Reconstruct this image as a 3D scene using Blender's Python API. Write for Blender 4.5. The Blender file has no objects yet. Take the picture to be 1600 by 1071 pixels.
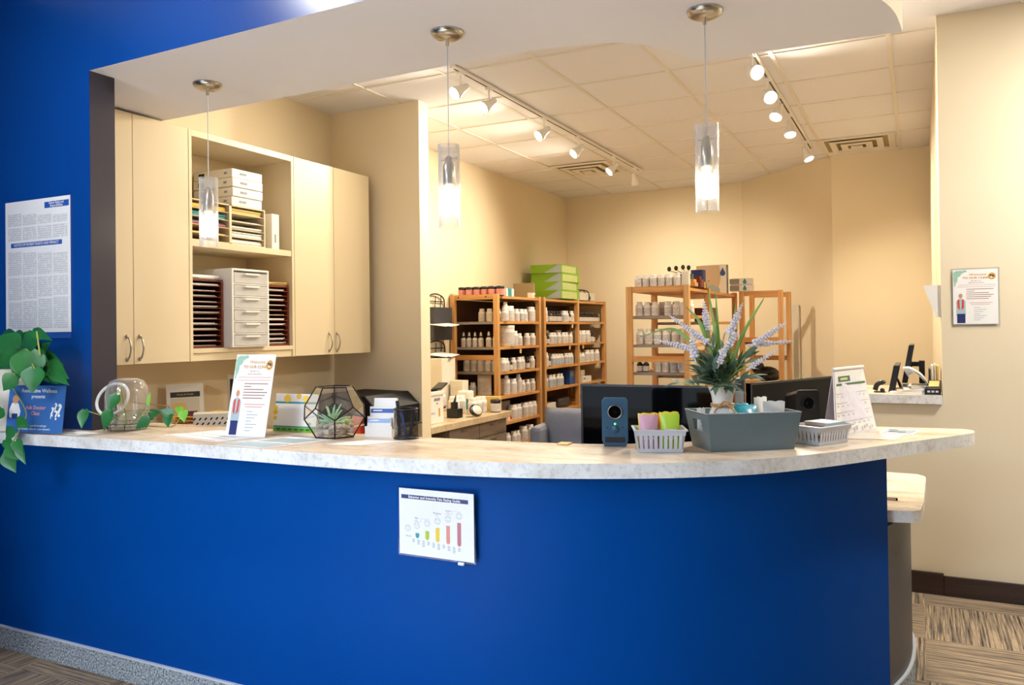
import bpy, math, random, itertools
from mathutils import Vector, Matrix
random.seed(7)
SC = bpy.context.scene
COL = SC.collection
PI = math.pi

# ------------------------------------------------------------------ camera
CAM_H = 1.383
F_PX, YAW, PITCH, ROLL, CY = 1262.1, .46723, .00945, -.012786, 503.6
fw = Vector((-math.sin(YAW)*math.cos(PITCH), math.cos(YAW)*math.cos(PITCH), math.sin(PITCH)))
rt = Vector((math.cos(YAW), math.sin(YAW), 0)); up = rt.cross(fw)
rt, up = rt*math.cos(ROLL)+up*math.sin(ROLL), up*math.cos(ROLL)-rt*math.sin(ROLL)
cd = bpy.data.cameras.new('camera'); cam = bpy.data.objects.new('camera', cd); COL.objects.link(cam)
cd.sensor_width = 36; cd.lens = 36*F_PX/1600; cd.shift_y = -(535.5-CY)/1600; cd.clip_start = .05
m = Matrix((rt, up, -fw)).transposed().to_4x4(); m.translation = (0, 0, CAM_H); cam.matrix_world = m
SC.camera = cam

# ------------------------------------------------------------------ view, world, daylight
SC.view_settings.view_transform = 'Standard'; SC.view_settings.look = 'None'
SC.view_settings.gamma = 1; SC.view_settings.use_curve_mapping = False
SC.view_settings.exposure = 0.0
SC.cycles.use_denoising = True
SC.cycles.max_bounces = 10; SC.cycles.transparent_max_bounces = 24
SC.cycles.caustics_reflective = False; SC.cycles.caustics_refractive = False
SC.cycles.sample_clamp_indirect = 6
W = bpy.data.worlds.new('world'); SC.world = W; W.use_nodes = True
W.node_tree.nodes['Background'].inputs[0].default_value = (.62, .76, 1, 1)
W.node_tree.nodes['Background'].inputs[1].default_value = .09

def light(name, kind, loc, power, color, target=None, parent=None, **kw):
    d = bpy.data.lights.new(name, kind); d.energy = power; d.color = color
    for k, v in kw.items(): setattr(d, k, v)
    o = bpy.data.objects.new(name, d); COL.objects.link(o); o.location = loc
    if target is not None:
        o.rotation_euler = (Vector(target)-Vector(loc)).to_track_quat('-Z', 'Y').to_euler()
    if parent: o.parent = parent
    return o
# cool ceiling panels and shop-front daylight of the waiting area (behind the camera), warm recessed lamps; plus one added fill beam
light('ceiling_panel', 'AREA', (-2.5, -1.0, 2.95), 88, (.80, .90, 1), (-2.0, 0, 0), shape='RECTANGLE', size=1.2, size_y=.6)
light('daylight', 'AREA', (-1.9, -2.9, .9), 60, (.78, .88, 1), (-1.2, 2.2, 2.2), shape='RECTANGLE', size=2.4, size_y=2.2)
light('sky_beam', 'AREA', (-1.9, -2.9, 2.45), 22, (.70, .84, 1), (-1.5, 1.25, 0), shape='RECTANGLE', size=2.2, size_y=.6, spread=.8)
light('floor_bounce_fill', 'AREA', (-2.1, -2.2, 2.6), 760, (.60, .80, 1), (-1.7, 0, 0), shape='RECTANGLE', size=2.0, size_y=.5, spread=.42)  # unseen fill added to bounce cool light off the carpet onto the soffit
for x, y, p, c in ((-2.46, 1.40, 22, (1, .96, .92)), (1.35, 3.85, 78, (1, .98, .91))):
    light('downlight', 'AREA', (x, y, 2.955), p, c, (x, y, 0), shape='DISK', size=.13 if x < 0 else .3)
WARM = (1, .88, .67)

# ------------------------------------------------------------------ materials
def lin(h):
    if isinstance(h, str):
        h = h.lstrip('#'); c = [int(h[i:i+2], 16)/255 for i in (0, 2, 4)]
        return tuple(((v+.055)/1.055)**2.4 if v > .04045 else v/12.92 for v in c)
    return h
class NT:
    def __init__(s, mat): s.t = mat.node_tree; s.n = s.t.nodes
    def new(s, kind, **kw):
        n = s.n.new(kind)
        for k, v in kw.items():
            if k.startswith('i_'):
                k = k[2:]; n.inputs[int(k) if k.isdigit() else k].default_value = v
            else: setattr(n, k, v)
        return n
    def link(s, a, b): s.t.links.new(a, b)
    def math(s, op, a, b=None, clamp=False):
        n = s.n.new('ShaderNodeMath'); n.operation = op; n.use_clamp = clamp
        for i, v in enumerate((a, b)):
            if v is None: continue
            if isinstance(v, (int, float)): n.inputs[i].default_value = v
            else: s.link(v, n.inputs[i])
        return n.outputs[0]
    def mix(s, f, a, b):
        n = s.n.new('ShaderNodeMix'); n.data_type = 'RGBA'
        for i, v in ((0, f), (6, a), (7, b)):
            if isinstance(v, tuple): n.inputs[i].default_value = (*v, 1)
            elif isinstance(v, (int, float)): n.inputs[i].default_value = v
            else: s.link(v, n.inputs[i])
        return n.outputs[2]
    def noise(s, vec, scale, detail=3, rough=.5):
        n = s.new('ShaderNodeTexNoise', i_Scale=scale, i_Detail=detail, i_Roughness=rough)
        if vec is not None: s.link(vec, n.inputs['Vector'])
        return n.outputs['Fac']
    def ramp(s, f, *stops):
        n = s.n.new('ShaderNodeValToRGB'); e = n.color_ramp.elements
        while len(e) < len(stops): e.new(.5)
        for x, (p, c) in zip(e, stops): x.position = p; x.color = (*c, 1) if len(c) == 3 else c
        s.link(f, n.inputs[0]); return n.outputs[0]
    def scaled(s, vec, sc, rot=(0, 0, 0)):
        n = s.new('ShaderNodeMapping'); n.inputs['Scale'].default_value = sc; n.inputs['Rotation'].default_value = rot
        s.link(vec, n.inputs['Vector']); return n.outputs[0]
def base(name, rough=.5, metal=0, spec=.5):
    m = bpy.data.materials.new(name); m.use_nodes = True
    t = NT(m); b = t.n['Principled BSDF']
    b.inputs['Roughness'].default_value = rough; b.inputs['Metallic'].default_value = metal
    b.inputs['Specular IOR Level'].default_value = spec
    co = t.n.new('ShaderNodeTexCoord').outputs['Object']
    return m, t, b, co
def pm(name, col, rough=.5, metal=0, spec=.5, scale=30, amt=.08, bump=0, emit=0):
    """paint, plastic, paper, metal: one colour with a slight procedural unevenness"""
    col = lin(col); m, t, b, co = base(name, rough, metal, spec)
    n = t.noise(co, scale)
    c = t.mix(n, tuple(v*(1-amt) for v in col), tuple(min(1, v*(1+amt)) for v in col))
    t.link(c, b.inputs['Base Color'])
    if bump:
        bp = t.new('ShaderNodeBump', i_Strength=bump, i_Distance=.002); t.link(t.noise(co, scale*6), bp.inputs['Height']); t.link(bp.outputs[0], b.inputs['Normal'])
    if emit:
        b.inputs['Emission Color'].default_value = (*col, 1); b.inputs['Emission Strength'].default_value = emit
    return m
def thin_glass(name, tint=(1, 1, 1), refl=.12, rough=.02, edge=.55, milk=0):
    m = bpy.data.materials.new(name); m.use_nodes = True; t = NT(m)
    t.n.remove(t.n['Principled BSDF'])
    tr = t.new('ShaderNodeBsdfTransparent'); tr.inputs[0].default_value = (*tint, 1)
    gl = t.new('ShaderNodeBsdfGlossy'); gl.inputs['Roughness'].default_value = rough
    lw = t.new('ShaderNodeLayerWeight', i_Blend=.35)
    nz = t.noise(t.n.new('ShaderNodeTexCoord').outputs['Object'], 20)
    f = t.math('ADD', t.math('MULTIPLY', lw.outputs['Facing'], edge), t.math('MULTIPLY', nz, refl), True)
    mx = t.n.new('ShaderNodeMixShader'); t.link(f, mx.inputs[0]); t.link(tr.outputs[0], mx.inputs[1]); 
    out = gl.outputs[0]
    if milk:
        df = t.new('ShaderNodeBsdfDiffuse'); df.inputs[0].default_value = (.92, .93, .95, 1)
        m2 = t.n.new('ShaderNodeMixShader'); m2.inputs[0].default_value = milk; t.link(out, m2.inputs[1]); t.link(df.outputs[0], m2.inputs[2]); out = m2.outputs[0]
    t.link(out, mx.inputs[2])
    t.link(mx.outputs[0], t.n['Material Output'].inputs[0]); return m
def frosted(name, col, f):
    m = bpy.data.materials.new(name); m.use_nodes = True; t = NT(m); b = t.n['Principled BSDF']
    b.inputs['Base Color'].default_value = (*col, 1); b.inputs['Roughness'].default_value = .35
    tr = t.n.new('ShaderNodeBsdfTransparent'); mx = t.n.new('ShaderNodeMixShader')
    nz = t.noise(t.n.new('ShaderNodeTexCoord').outputs['Object'], 25)
    t.link(t.math('ADD', t.math('MULTIPLY', nz, .1), f-.05), mx.inputs[0]); t.link(tr.outputs[0], mx.inputs[1]); t.link(b.outputs[0], mx.inputs[2])
    t.link(mx.outputs[0], t.n['Material Output'].inputs[0]); return m
def wood(name, c0, c1, axis='z', rough=.45, f=1):
    m, t, b, co = base(name, rough)
    sc = {'x': (1.2, 22, 22), 'y': (22, 1.2, 22), 'z': (22, 22, 1.2)}[axis]
    n = t.noise(t.scaled(co, tuple(v*f for v in sc)), 2.2, 5, .6)
    t.link(t.ramp(n, (.3, lin(c0)), (.7, lin(c1))), b.inputs['Base Color']); return m
def text_rows(name, paper, ink, period, axis='z', cover=.55, grain=90, rough=.6, amt=.55):
    """printed text too small to read: broken grey rows across a page"""
    m, t, b, co = base(name, rough)
    s = t.n.new('ShaderNodeSeparateXYZ'); t.link(co, s.inputs[0])
    z = s.outputs['XYZ'.index(axis.upper())]
    row = t.math('LESS_THAN', t.math('FRACT', t.math('MULTIPLY', z, 1/period)), cover)
    gap = t.math('GREATER_THAN', t.noise(co, grain, 1), .42)
    f = t.math('MULTIPLY', t.math('MULTIPLY', row, gap), amt)
    t.link(t.mix(f, lin(paper), lin(ink)), b.inputs['Base Color']); return m

M = {}
M['cream'] = pm('cream wall paint', '#e6d7ba', .6, scale=3, amt=.02, bump=.04)
M['blue'] = pm('deep blue wall paint', (.0003, .042, .225), .4, scale=2, amt=.05, bump=.02, spec=.04)
M['header'] = pm('satin blue header paint', (.0015, .042, .225), .3, scale=2, amt=.05, bump=.03, spec=.55)
M['white'] = pm('white soffit paint', '#edeef6', .7, scale=3, amt=.015)
M['charcoal'] = pm('charcoal end face', '#3d3c40', .45, scale=3, amt=.03)  # end panel tone, darker and greyer than the blue front
M['tile'] = pm('ceiling tile', '#ebebf2', .9, scale=160, amt=.05, bump=.25)
M['tbar'] = pm('ceiling grid metal', '#e4dfd8', .5, amt=.03)
M['darkbase'] = wood('dark brown baseboard', '#2a1c17', '#41302a', 'x', .4)
M['melamine'] = pm('cream melamine', '#e0cfae', .42, scale=4, amt=.02)
M['melin'] = pm('cream melamine edge', '#e0cda8', .5, scale=4, amt=.02)
M['nickel'] = pm('brushed nickel', '#b9b2a6', .28, 1, scale=60, amt=.1)
M['chrome'] = pm('polished chrome', '#c9c9cb', .12, 1, amt=.05)
M['pine'] = wood('pine upright', '#bf8448', '#d9ab6e', 'z')
M['pinex'] = wood('pine rail across', '#bb7d40', '#d7a464', 'x')
M['piney'] = wood('pine shelf along', '#bb7d40', '#d7a464', 'y')
M['greyedge'] = pm('grey shelf end', '#8f8a85', .5)
M['brownpanel'] = wood('dark brown back panel', '#3a2517', '#523520', 'z', .6)
M['wh'] = pm('white plastic', '#ece9e4', .35, scale=15, amt=.03)
M['offwh'] = pm('off-white plastic', '#dcd6c8', .4, scale=15, amt=.04)
M['paper'] = pm('white paper', '#efeeec', .7, scale=12, amt=.03)
M['blk'] = pm('black plastic', '#15151a', .35, scale=25, amt=.1)
M['gloss'] = pm('glossy black', '#060608', .07, spec=.1, amt=.1)
M['prn'] = pm('matt printer black', '#0a0a0c', .55, spec=.15)
M['dgrey'] = pm('dark grey plastic', '#33343a', .45)
M['lgrey'] = pm('light grey plastic', '#bfc3cc', .4, scale=20, amt=.04)
M['slate'] = pm('slate grey plastic', '#5f7077', .38, scale=9, amt=.12)
M['navy'] = pm('blue-grey plastic', '#1f4a66', .38, amt=.06)
M['label'] = text_rows('bottle label', '#ebe6e2', '#5a5560', .011, 'z', .5, 160, amt=.6)
M['labelb'] = text_rows('tinted bottle label', '#cfd6e2', '#3d4d78', .012, 'z', .5, 150, amt=.6)
M['labelo'] = text_rows('orange marked bottle label', '#efe2d4', '#c97a3d', .014, 'z', .55, 90, amt=.6)
M['bwhite'] = pm('bottle white', '#efeae6', .35, amt=.03)
M['amber'] = pm('dark amber glass', '#22130c', .12, spec=.6)
M['pinkl'] = pm('salmon jar label', '#d78e85', .5, scale=40, amt=.12)
M['blkcap'] = pm('black cap', '#1c1a1b', .4)
M['red'] = pm('red print', '#d1402c', .5)
M['lgreen'] = pm('lime green card', '#86b81f', .5, scale=10, amt=.05)
M['pgreen'] = pm('pale green card', '#c3d08f', .5, scale=10, amt=.06)
M['sky'] = pm('pale blue card', '#a9bfc6', .5, scale=10, amt=.06)
M['teal'] = pm('teal print', '#2f8f9a', .5)
M['royal'] = pm('royal blue print', '#1f4fa0', .5)
M['navyink'] = pm('navy ink', '#1b2a66', .5)
M['gold'] = pm('gold print', '#cf9a33', .5, scale=50, amt=.12)
M['brownink'] = pm('brown ink', '#96614a', .6)
M['greyink'] = pm('grey ink', '#8d97a6', .6)
M['pinkink'] = pm('pink ink', '#d99a92', .6)
M['mint'] = pm('mint leaf print', '#9cc4ae', .6, scale=90, amt=.25)
M['skin'] = pm('printed skin tone', '#c98e6c', .6)
M['yellow'] = pm('yellow card', '#e9c238', .55, amt=.06)
M['manila'] = pm('manila paper', '#e6c476', .6, amt=.05)
M['purple'] = pm('plum paper', '#5a4766', .6, amt=.1)
M['rose'] = pm('rose paper', '#b8707f', .6, amt=.08)
M['cherry'] = wood('cherry wood', '#5a2212', '#7a3219', 'z', .4)
M['cherrydk'] = pm('dark cherry inside', '#2a1410', .6, amt=.1)
M['leaf'] = pm('pothos leaf', '#20602c', .34, scale=14, amt=.4)
M['leafy'] = pm('young pothos leaf', '#6fae35', .4, scale=14, amt=.2)
M['stem'] = pm('green stem', '#8a9a45', .5)
M['sage'] = pm('sage leaf', '#4d6650', .6, scale=25, amt=.3)
M['blade'] = pm('striped green blade', '#7da04a', .5, scale=40, amt=.3)
M['lav'] = pm('pale lavender floret', '#e4dfe8', .7, scale=60, amt=.12)
M['twine'] = pm('tan twine', '#c79a6a', .7)
M['ceramic'] = pm('white ceramic', '#e7e4dc', .25, amt=.04)
M['glass'] = thin_glass('clear glass')
M['lampglass'] = thin_glass('clear lamp glass', (1, 1, 1), .10, .03, .75, .45)
M['acryl'] = thin_glass('clear acrylic', (.97, .98, 1), .06, .03, .3)
M['bowlglass'] = thin_glass('bowl glass', (.97, .98, .98), .16, .04, .75, .25)

M['frost'] = frosted('translucent drawer plastic', (.86, .85, .84), .5)
M['water'] = thin_glass('water', (.86, .92, .93), .12, .02, .4)
M['mesh'] = None
M['bronze'] = pm('dark bronze strip', '#2f251f', .35, .8)
M['gravel'] = pm('pebbles', '#b9ab98', .7, scale=60, amt=.35)
M['aloe'] = pm('aloe leaf', '#9cc79a', .45, scale=30, amt=.2)
M['moss'] = pm('yellow-green moss', '#a9ba3b', .9, scale=80, amt=.3, bump=.6)
M['chair'] = pm('grey chair fabric', '#6f717c', .75, scale=50, amt=.12, bump=.2)
M['bulb'] = pm('lit bulb', (1, .88, .68), .5, emit=26, amt=.02)
M['spot'] = pm('lit spot lamp face', (1, .87, .66), .5, emit=16, amt=.02)
M['led'] = pm('green indicator', (.15, 1, .2), .5, emit=2, amt=.02)
M['drawer'] = wood('grey brown drawer front', '#74655a', '#8b7b6e', 'y', .5)
M['oj'] = pm('orange', '#e0932e', .6)
M['khaki'] = pm('khaki card', '#a3936f', .7)
M['belly'] = pm('pale skin-coloured print', '#d6c2ad', .6)
M['tan'] = pm('tan card', '#c7a27a', .6)
M['pinkp'] = pm('pink packet', '#d7a2b4', .35, scale=30, amt=.1)
M['limep'] = pm('lime packet', '#b4d43c', .35, scale=30, amt=.08)
M['yelp'] = pm('yellow packet', '#e8d23c', .35)
M['cyan'] = pm('teal wrapper', '#2f9fb5', .3, scale=40, amt=.25)
M['cal'] = text_rows('calendar grid', '#e6ddda', '#a79b9b', .036, 'z', .18, 60, amt=.7)
M['smallprint'] = text_rows('small print columns', '#e2e2e1', '#b2b2b4', .0092, 'z', .6, 70, amt=.55)
M['bluedoc'] = pm('blue card face', '#345f9d', .25, amt=.04)

# tabletop laminate: cream stone with streaks; mottled grey band on the edges
def laminate(name, c0, c1, c2, sc, stretch):
    m, t, b, co = base(name, .3)
    v = t.scaled(co, stretch)
    n = t.noise(v, sc, 7, .62); k = t.noise(co, sc*7, 4, .7)
    c = t.ramp(n, (.3, lin(c0)), (.5, lin(c1)), (.68, lin(c2)))
    d = t.ramp(k, (.34, (.5, .48, .47)), (.5, (1, 1, 1)))
    mx = t.n.new('ShaderNodeMix'); mx.data_type = 'RGBA'; mx.blend_type = 'MULTIPLY'; mx.inputs[0].default_value = .45
    t.link(c, mx.inputs[6]); t.link(d, mx.inputs[7]); t.link(mx.outputs[2], b.inputs['Base Color']); return m
M['top'] = laminate('stone laminate top', '#bd9c80', '#dfcbb4', '#eaddcd', 3.2, (1, 3.5, 1))
M['edge'] = laminate('mottled laminate edge', '#cfcbc6', '#e6e5e4', '#f0f0f0', 9, (1, 1, 1))
M['worktop'] = laminate('tan laminate', '#b39a78', '#c9b290', '#d6c3a5', 8, (1, 1, 1))

# carpet planks: blocks of parallel stripes, every other block turned
def carpet():
    m, t, b, co = base('striped carpet tile', .95, spec=.1)
    s = t.n.new('ShaderNodeSeparateXYZ'); t.link(co, s.inputs[0])
    x = t.math('MULTIPLY', s.outputs[0], 1/.48); y = t.math('MULTIPLY', t.math('ADD', s.outputs[1], .32), 1/.48)
    par = t.math('MODULO', t.math('ADD', t.math('FLOOR', t.math('ADD', x, 60)), t.math('FLOOR', t.math('ADD', y, 61))), 2)
    na = t.noise(t.scaled(co, (74, 1.3, 1)), 1.6, 4, .75); nb = t.noise(t.scaled(co, (1.3, 74, 1)), 1.6, 4, .75)
    n = t.mix(par, na, nb)
    c = t.ramp(n, (.36, lin('#262629')), (.45, lin('#6a5f56')), (.53, lin('#8d7c68')), (.6, lin('#b39c80')), (.68, lin('#6f655e')))
    t.link(c, b.inputs['Base Color'])
    bp = t.new('ShaderNodeBump', i_Strength=.3, i_Distance=.004); t.link(n, bp.inputs['Height']); t.link(bp.outputs[0], b.inputs['Normal'])
    return m
M['carpet'] = carpet()
def carpet_base():
    m, t, b, co = base('speckled carpet base', .95, spec=.1)
    n = t.noise(co, 120, 3, .7)
    t.link(t.ramp(n, (.35, lin('#3c444c')), (.5, lin('#8a9096')), (.65, lin('#c0c2c2'))), b.inputs['Base Color']); return m
M['cbase'] = carpet_base()
M['rimglass'] = frosted('thick pale glass rim', (.9, .9, .9), .6)
def wire_mesh():
    m = bpy.data.materials.new('black wire mesh'); m.use_nodes = True; t = NT(m); b = t.n['Principled BSDF']
    b.inputs['Base Color'].default_value = (.012, .012, .014, 1); b.inputs['Metallic'].default_value = .4; b.inputs['Roughness'].default_value = .4
    ck = t.noise(t.n.new('ShaderNodeTexCoord').outputs['Object'], 500, 0)
    tr = t.n.new('ShaderNodeBsdfTransparent'); mx = t.n.new('ShaderNodeMixShader')
    t.link(t.math('GREATER_THAN', ck, .51), mx.inputs[0]); t.link(tr.outputs[0], mx.inputs[1]); t.link(b.outputs[0], mx.inputs[2])
    t.link(mx.outputs[0], t.n['Material Output'].inputs[0]); return m
M['mesh'] = wire_mesh()

# ------------------------------------------------------------------ mesh helpers
class MB:
    def __init__(s): s.v = []; s.f = []; s.mi = []; s.sm = []; s.M = Matrix()
    def at(s, loc=(0, 0, 0), rz=0, rx=0, ry=0):
        s.M = Matrix.Translation(loc) @ Matrix.Rotation(rz, 4, 'Z') @ Matrix.Rotation(rx, 4, 'X') @ Matrix.Rotation(ry, 4, 'Y'); return s
    def add(s, vs, fs, m=0, smooth=False):
        o = len(s.v); s.v += [s.M @ Vector(p) for p in vs]
        for f in fs: s.f.append([o+i for i in f]); s.mi.append(m); s.sm.append(smooth)
        return s
    def box(s, x0, x1, y0, y1, z0, z1, m=0):
        return s.add([(x, y, z) for z in (z0, z1) for y in (y0, y1) for x in (x0, x1)],
                     [(0, 2, 3, 1), (4, 5, 7, 6), (0, 1, 5, 4), (2, 6, 7, 3), (0, 4, 6, 2), (1, 3, 7, 5)], m)
    def prism(s, poly, z0, z1, m=0, mtop=None, smooth=False):
        n = len(poly); a = sum(poly[i][0]*poly[(i+1) % n][1]-poly[(i+1) % n][0]*poly[i][1] for i in range(n))
        if a < 0: poly = poly[::-1]
        mt = m if mtop is None else mtop
        s.add([(x, y, z0) for x, y in poly], [tuple(range(n))[::-1]], m); s.add([(x, y, z1) for x, y in poly], [tuple(range(n))], mt)
        return s.add([(x, y, z) for z in (z0, z1) for x, y in poly], [(i, (i+1) % n, n+(i+1) % n, n+i) for i in range(n)], m, smooth)
    def strip(s, path, th, z0, z1, m=0, smooth=True, caps=True):
        """a wall of thickness th standing on a plan path (thickness to the left of travel)"""
        n = len(path); off = []
        for i, p in enumerate(path):
            a = Vector(path[max(i-1, 0)]); b = Vector(path[min(i+1, n-1)]); d = (b-a).normalized()
            off.append((p[0]-d.y*th, p[1]+d.x*th))
        for A, flip in ((path, 0), (off, 1)):
            fs = [(i, i+1, n+i+1, n+i) for i in range(n-1)]
            s.add([(x, y, z) for z in (z0, z1) for x, y in A], [f[::-1] for f in fs] if flip else fs, m, smooth)
        for z, flip in ((z1, 0), (z0, 1)):
            fs = [(i, i+1, n+i+1, n+i) for i in range(n-1)]
            s.add([(x, y, z) for x, y in list(path)+off], [f[::-1] for f in fs] if flip else fs, m)
        for i in (0, n-1):
            s.add([(*path[i], z0), (*off[i], z0), (*off[i], z1), (*path[i], z1)], [(0, 1, 2, 3)], m)
        return s
    def lathe(s, prof, n=20, m=0, smooth=True, c=(0, 0, 0), cap=True):
        vs = [(c[0]+r*math.cos(2*PI*i/n), c[1]+r*math.sin(2*PI*i/n), c[2]+z) for r, z in prof for i in range(n)]
        fs = [(k*n+i, k*n+(i+1) % n, (k+1)*n+(i+1) % n, (k+1)*n+i) for k in range(len(prof)-1) for i in range(n)]
        s.add(vs, fs, m, smooth)
        if cap:
            for k, fl in ((0, 1), (len(prof)-1, 0)):
                if prof[k][0] > 1e-5:
                    s.add(vs[k*n:(k+1)*n], [tuple(range(n))[::-1] if fl else tuple(range(n))], m)
        return s
    def tube(s, pts, r, n=8, m=0, r1=None, cap=True):
        pts = [Vector(p) for p in pts]; N = len(pts); r1 = r if r1 is None else r1; vs = []; u = None
        for i, p in enumerate(pts):
            d = (pts[min(i+1, N-1)]-pts[max(i-1, 0)]).normalized()
            if u is None: u = d.orthogonal().normalized()
            u = (u-d*u.dot(d)).normalized(); w = d.cross(u); rr = r+(r1-r)*i/max(N-1, 1)
            vs += [p+(u*math.cos(2*PI*k/n)+w*math.sin(2*PI*k/n))*rr for k in range(n)]
        fs = [(i*n+k, i*n+(k+1) % n, (i+1)*n+(k+1) % n, (i+1)*n+k) for i in range(N-1) for k in range(n)]
        s.add(vs, fs, m, True)
        if cap: s.add(vs[:n], [tuple(range(n))[::-1]], m); s.add(vs[-n:], [tuple(range(n))], m)
        return s
    def ring(s, c, R, r, n=28, k=8, m=0, M=None):
        pts = [Vector((R*math.cos(2*PI*i/n), R*math.sin(2*PI*i/n), 0)) for i in range(n)]
        M = M or Matrix(); vs = []
        for i in range(n):
            a = 2*PI*i/n
            for j in range(k):
                b = 2*PI*j/k
                vs.append(Vector(c)+M @ Vector(((R+r*math.cos(b))*math.cos(a), (R+r*math.cos(b))*math.sin(a), r*math.sin(b))))
        return s.add(vs, [(i*k+j, ((i+1) % n)*k+j, ((i+1) % n)*k+(j+1) % k, i*k+(j+1) % k) for i in range(n) for j in range(k)], m, True)
    def ball(s, c, r, n=10, k=7, m=0, sc=(1, 1, 1)):
        vs = [(c[0], c[1], c[2]-r*sc[2])]
        for j in range(1, k):
            t = -PI/2+PI*j/k
            vs += [(c[0]+sc[0]*r*math.cos(t)*math.cos(2*PI*i/n), c[1]+sc[1]*r*math.cos(t)*math.sin(2*PI*i/n), c[2]+sc[2]*r*math.sin(t)) for i in range(n)]
        vs.append((c[0], c[1], c[2]+r*sc[2])); L = len(vs)-1
        fs = [(0, 1+(i+1) % n, 1+i) for i in range(n)]+[(L, L-n+i, L-n+(i+1) % n) for i in range(n)]
        fs += [(1+j*n+i, 1+j*n+(i+1) % n, 1+(j+1)*n+(i+1) % n, 1+(j+1)*n+i) for j in range(k-2) for i in range(n)]
        return s.add(vs, fs, m, True)
    def slab(s, pts, th, m=0):
        """a flat polygon given in 3-D, thickened along its normal"""
        P = [Vector(p) for p in pts]; n = (P[1]-P[0]).cross(P[2]-P[1]).normalized()*th; k = len(P)
        return s.add(P+[p-n for p in P], [tuple(range(k)), tuple(range(2*k-1, k-1, -1))]+[(i, k+i, k+(i+1) % k, (i+1) % k) for i in range(k)], m)
    def leaf(s, p, d, nrm, L, w, m=0, heart=True, fold=.25, droop=.25):
        d = Vector(d).normalized(); n = Vector(nrm); n = (n-d*n.dot(d)).normalized(); x = d.cross(n); p = Vector(p)
        prof = ((-.1, .30), (0, .62), (.14, .95), (.32, 1), (.5, .82), (.7, .5), (.87, .2)) if heart else ((0, .15), (.15, .6), (.35, 1), (.55, .95), (.75, .6), (.9, .25))
        vs = []
        for t, q in prof:
            z = -droop*L*max(t, 0)**2
            c = p+d*(L*max(t, 0.0))+n*z; e = p+d*(L*t)+n*z
            vs += [e-x*(w/2*q)+n*(fold*w/2*q), c, e+x*(w/2*q)+n*(fold*w/2*q)]
        vs.append(p+d*L-n*(droop*L)); k = len(prof)
        fs = []
        for i in range(k-1):
            a = 3*i; fs += [(a, a+1, a+4, a+3), (a+1, a+2, a+5, a+4)]
        a = 3*(k-1); fs += [(a, a+1, 3*k), (a+1, a+2, 3*k)]
        return s.add(vs, fs, m, True)
    def build(s, name, mats, parent=None, loc=None, rz=0, bevel=0, solid=0):
        me = bpy.data.meshes.new(name); me.from_pydata([tuple(p) for p in s.v], [], s.f)
        for k in (mats if isinstance(mats, (list, tuple)) else [mats]): me.materials.append(M[k] if isinstance(k, str) else k)
        me.polygons.foreach_set('material_index', s.mi); me.polygons.foreach_set('use_smooth', s.sm); me.update()
        o = bpy.data.objects.new(name, me); COL.objects.link(o)
        if parent is not None: o.parent = parent
        if loc is not None: o.location = loc
        o.rotation_euler.z = rz
        if solid:
            x = o.modifiers.new('thickness', 'SOLIDIFY'); x.thickness = solid; x.offset = 0
        if bevel:
            x = o.modifiers.new('round edges', 'BEVEL'); x.width = bevel; x.segments = 2; x.limit_method = 'ANGLE'; x.angle_limit = .9
        return o
def tag(o, label, cat, group=None, kind=None):
    o['label'] = label; o['category'] = cat
    if group: o['group'] = group
    if kind: o['kind'] = kind
    return o
def thing(name, label, cat, loc=(0, 0, 0), rz=0, group=None):
    o = bpy.data.objects.new(name, None); COL.objects.link(o); o.location = loc; o.rotation_euler.z = rz
    o.empty_display_size = .05
    return tag(o, label, cat, group)
def struct(name, mb, mats, bevel=0):
    o = mb.build(name, mats, bevel=bevel); o['kind'] = 'structure'; return o
def dup(o, loc, rz=0, label=None, parent=None):
    c = o.copy(); COL.objects.link(c)
    if parent is not None: c.parent = parent
    else: c.location = loc; c.rotation_euler.z = rz
    if label: c['label'] = label
    for ch in list(o.children): dup(ch, None, 0, None, c)
    return c
ORD = ('first second third fourth fifth sixth seventh eighth ninth tenth eleventh twelfth thirteenth fourteenth fifteenth sixteenth').split()
_txt = {}
def text(mb, s, size, x, z, m=0, y=-.0008, align='CENTER', bold=0):
    """flat lettering on a board that faces -Y (board in the local XZ plane)"""
    k = (s, align, bold)
    if k not in _txt:
        c = bpy.data.curves.new('lettering', 'FONT'); c.body = s; c.size = 1; c.align_x = align; c.align_y = 'CENTER'; c.offset = bold; c.resolution_u = 2
        o = bpy.data.objects.new('lettering', c); me = bpy.data.meshes.new_from_object(o)
        _txt[k] = ([tuple(v.co) for v in me.vertices], [tuple(p.vertices) for p in me.polygons])
        bpy.data.objects.remove(o); bpy.data.curves.remove(c); bpy.data.meshes.remove(me)
    vs, fs = _txt[k]
    return mb.add([(x+a*size, y, z+b*size) for a, b, _ in vs], fs, m)
def rect(mb, x0, x1, z0, z1, m=0, y=-.0006):
    return mb.add([(x0, y, z0), (x1, y, z0), (x1, y, z1), (x0, y, z1)], [(0, 1, 2, 3)], m)
def disc(mb, x, z, rx, rz_, m=0, y=-.0008, n=18):
    return mb.add([(x+rx*math.cos(2*PI*i/n), y, z+rz_*math.sin(2*PI*i/n)) for i in range(n)], [tuple(range(n))], m)
def smooth_path(pts, k=6):
    """Catmull-Rom through plan or space points"""
    P = [Vector(p) for p in pts]; P = [2*P[0]-P[1]]+P+[2*P[-1]-P[-2]]; out = []
    for i in range(1, len(P)-2):
        for j in range(k):
            t = j/k; a, b, c, d = P[i-1:i+3]
            out.append(.5*((2*b)+(c-a)*t+(2*a-5*b+4*c-d)*t*t+(3*b-a-3*c+d)*t**3))
    return [tuple(p) for p in out]+[tuple(P[-2])]

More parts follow.
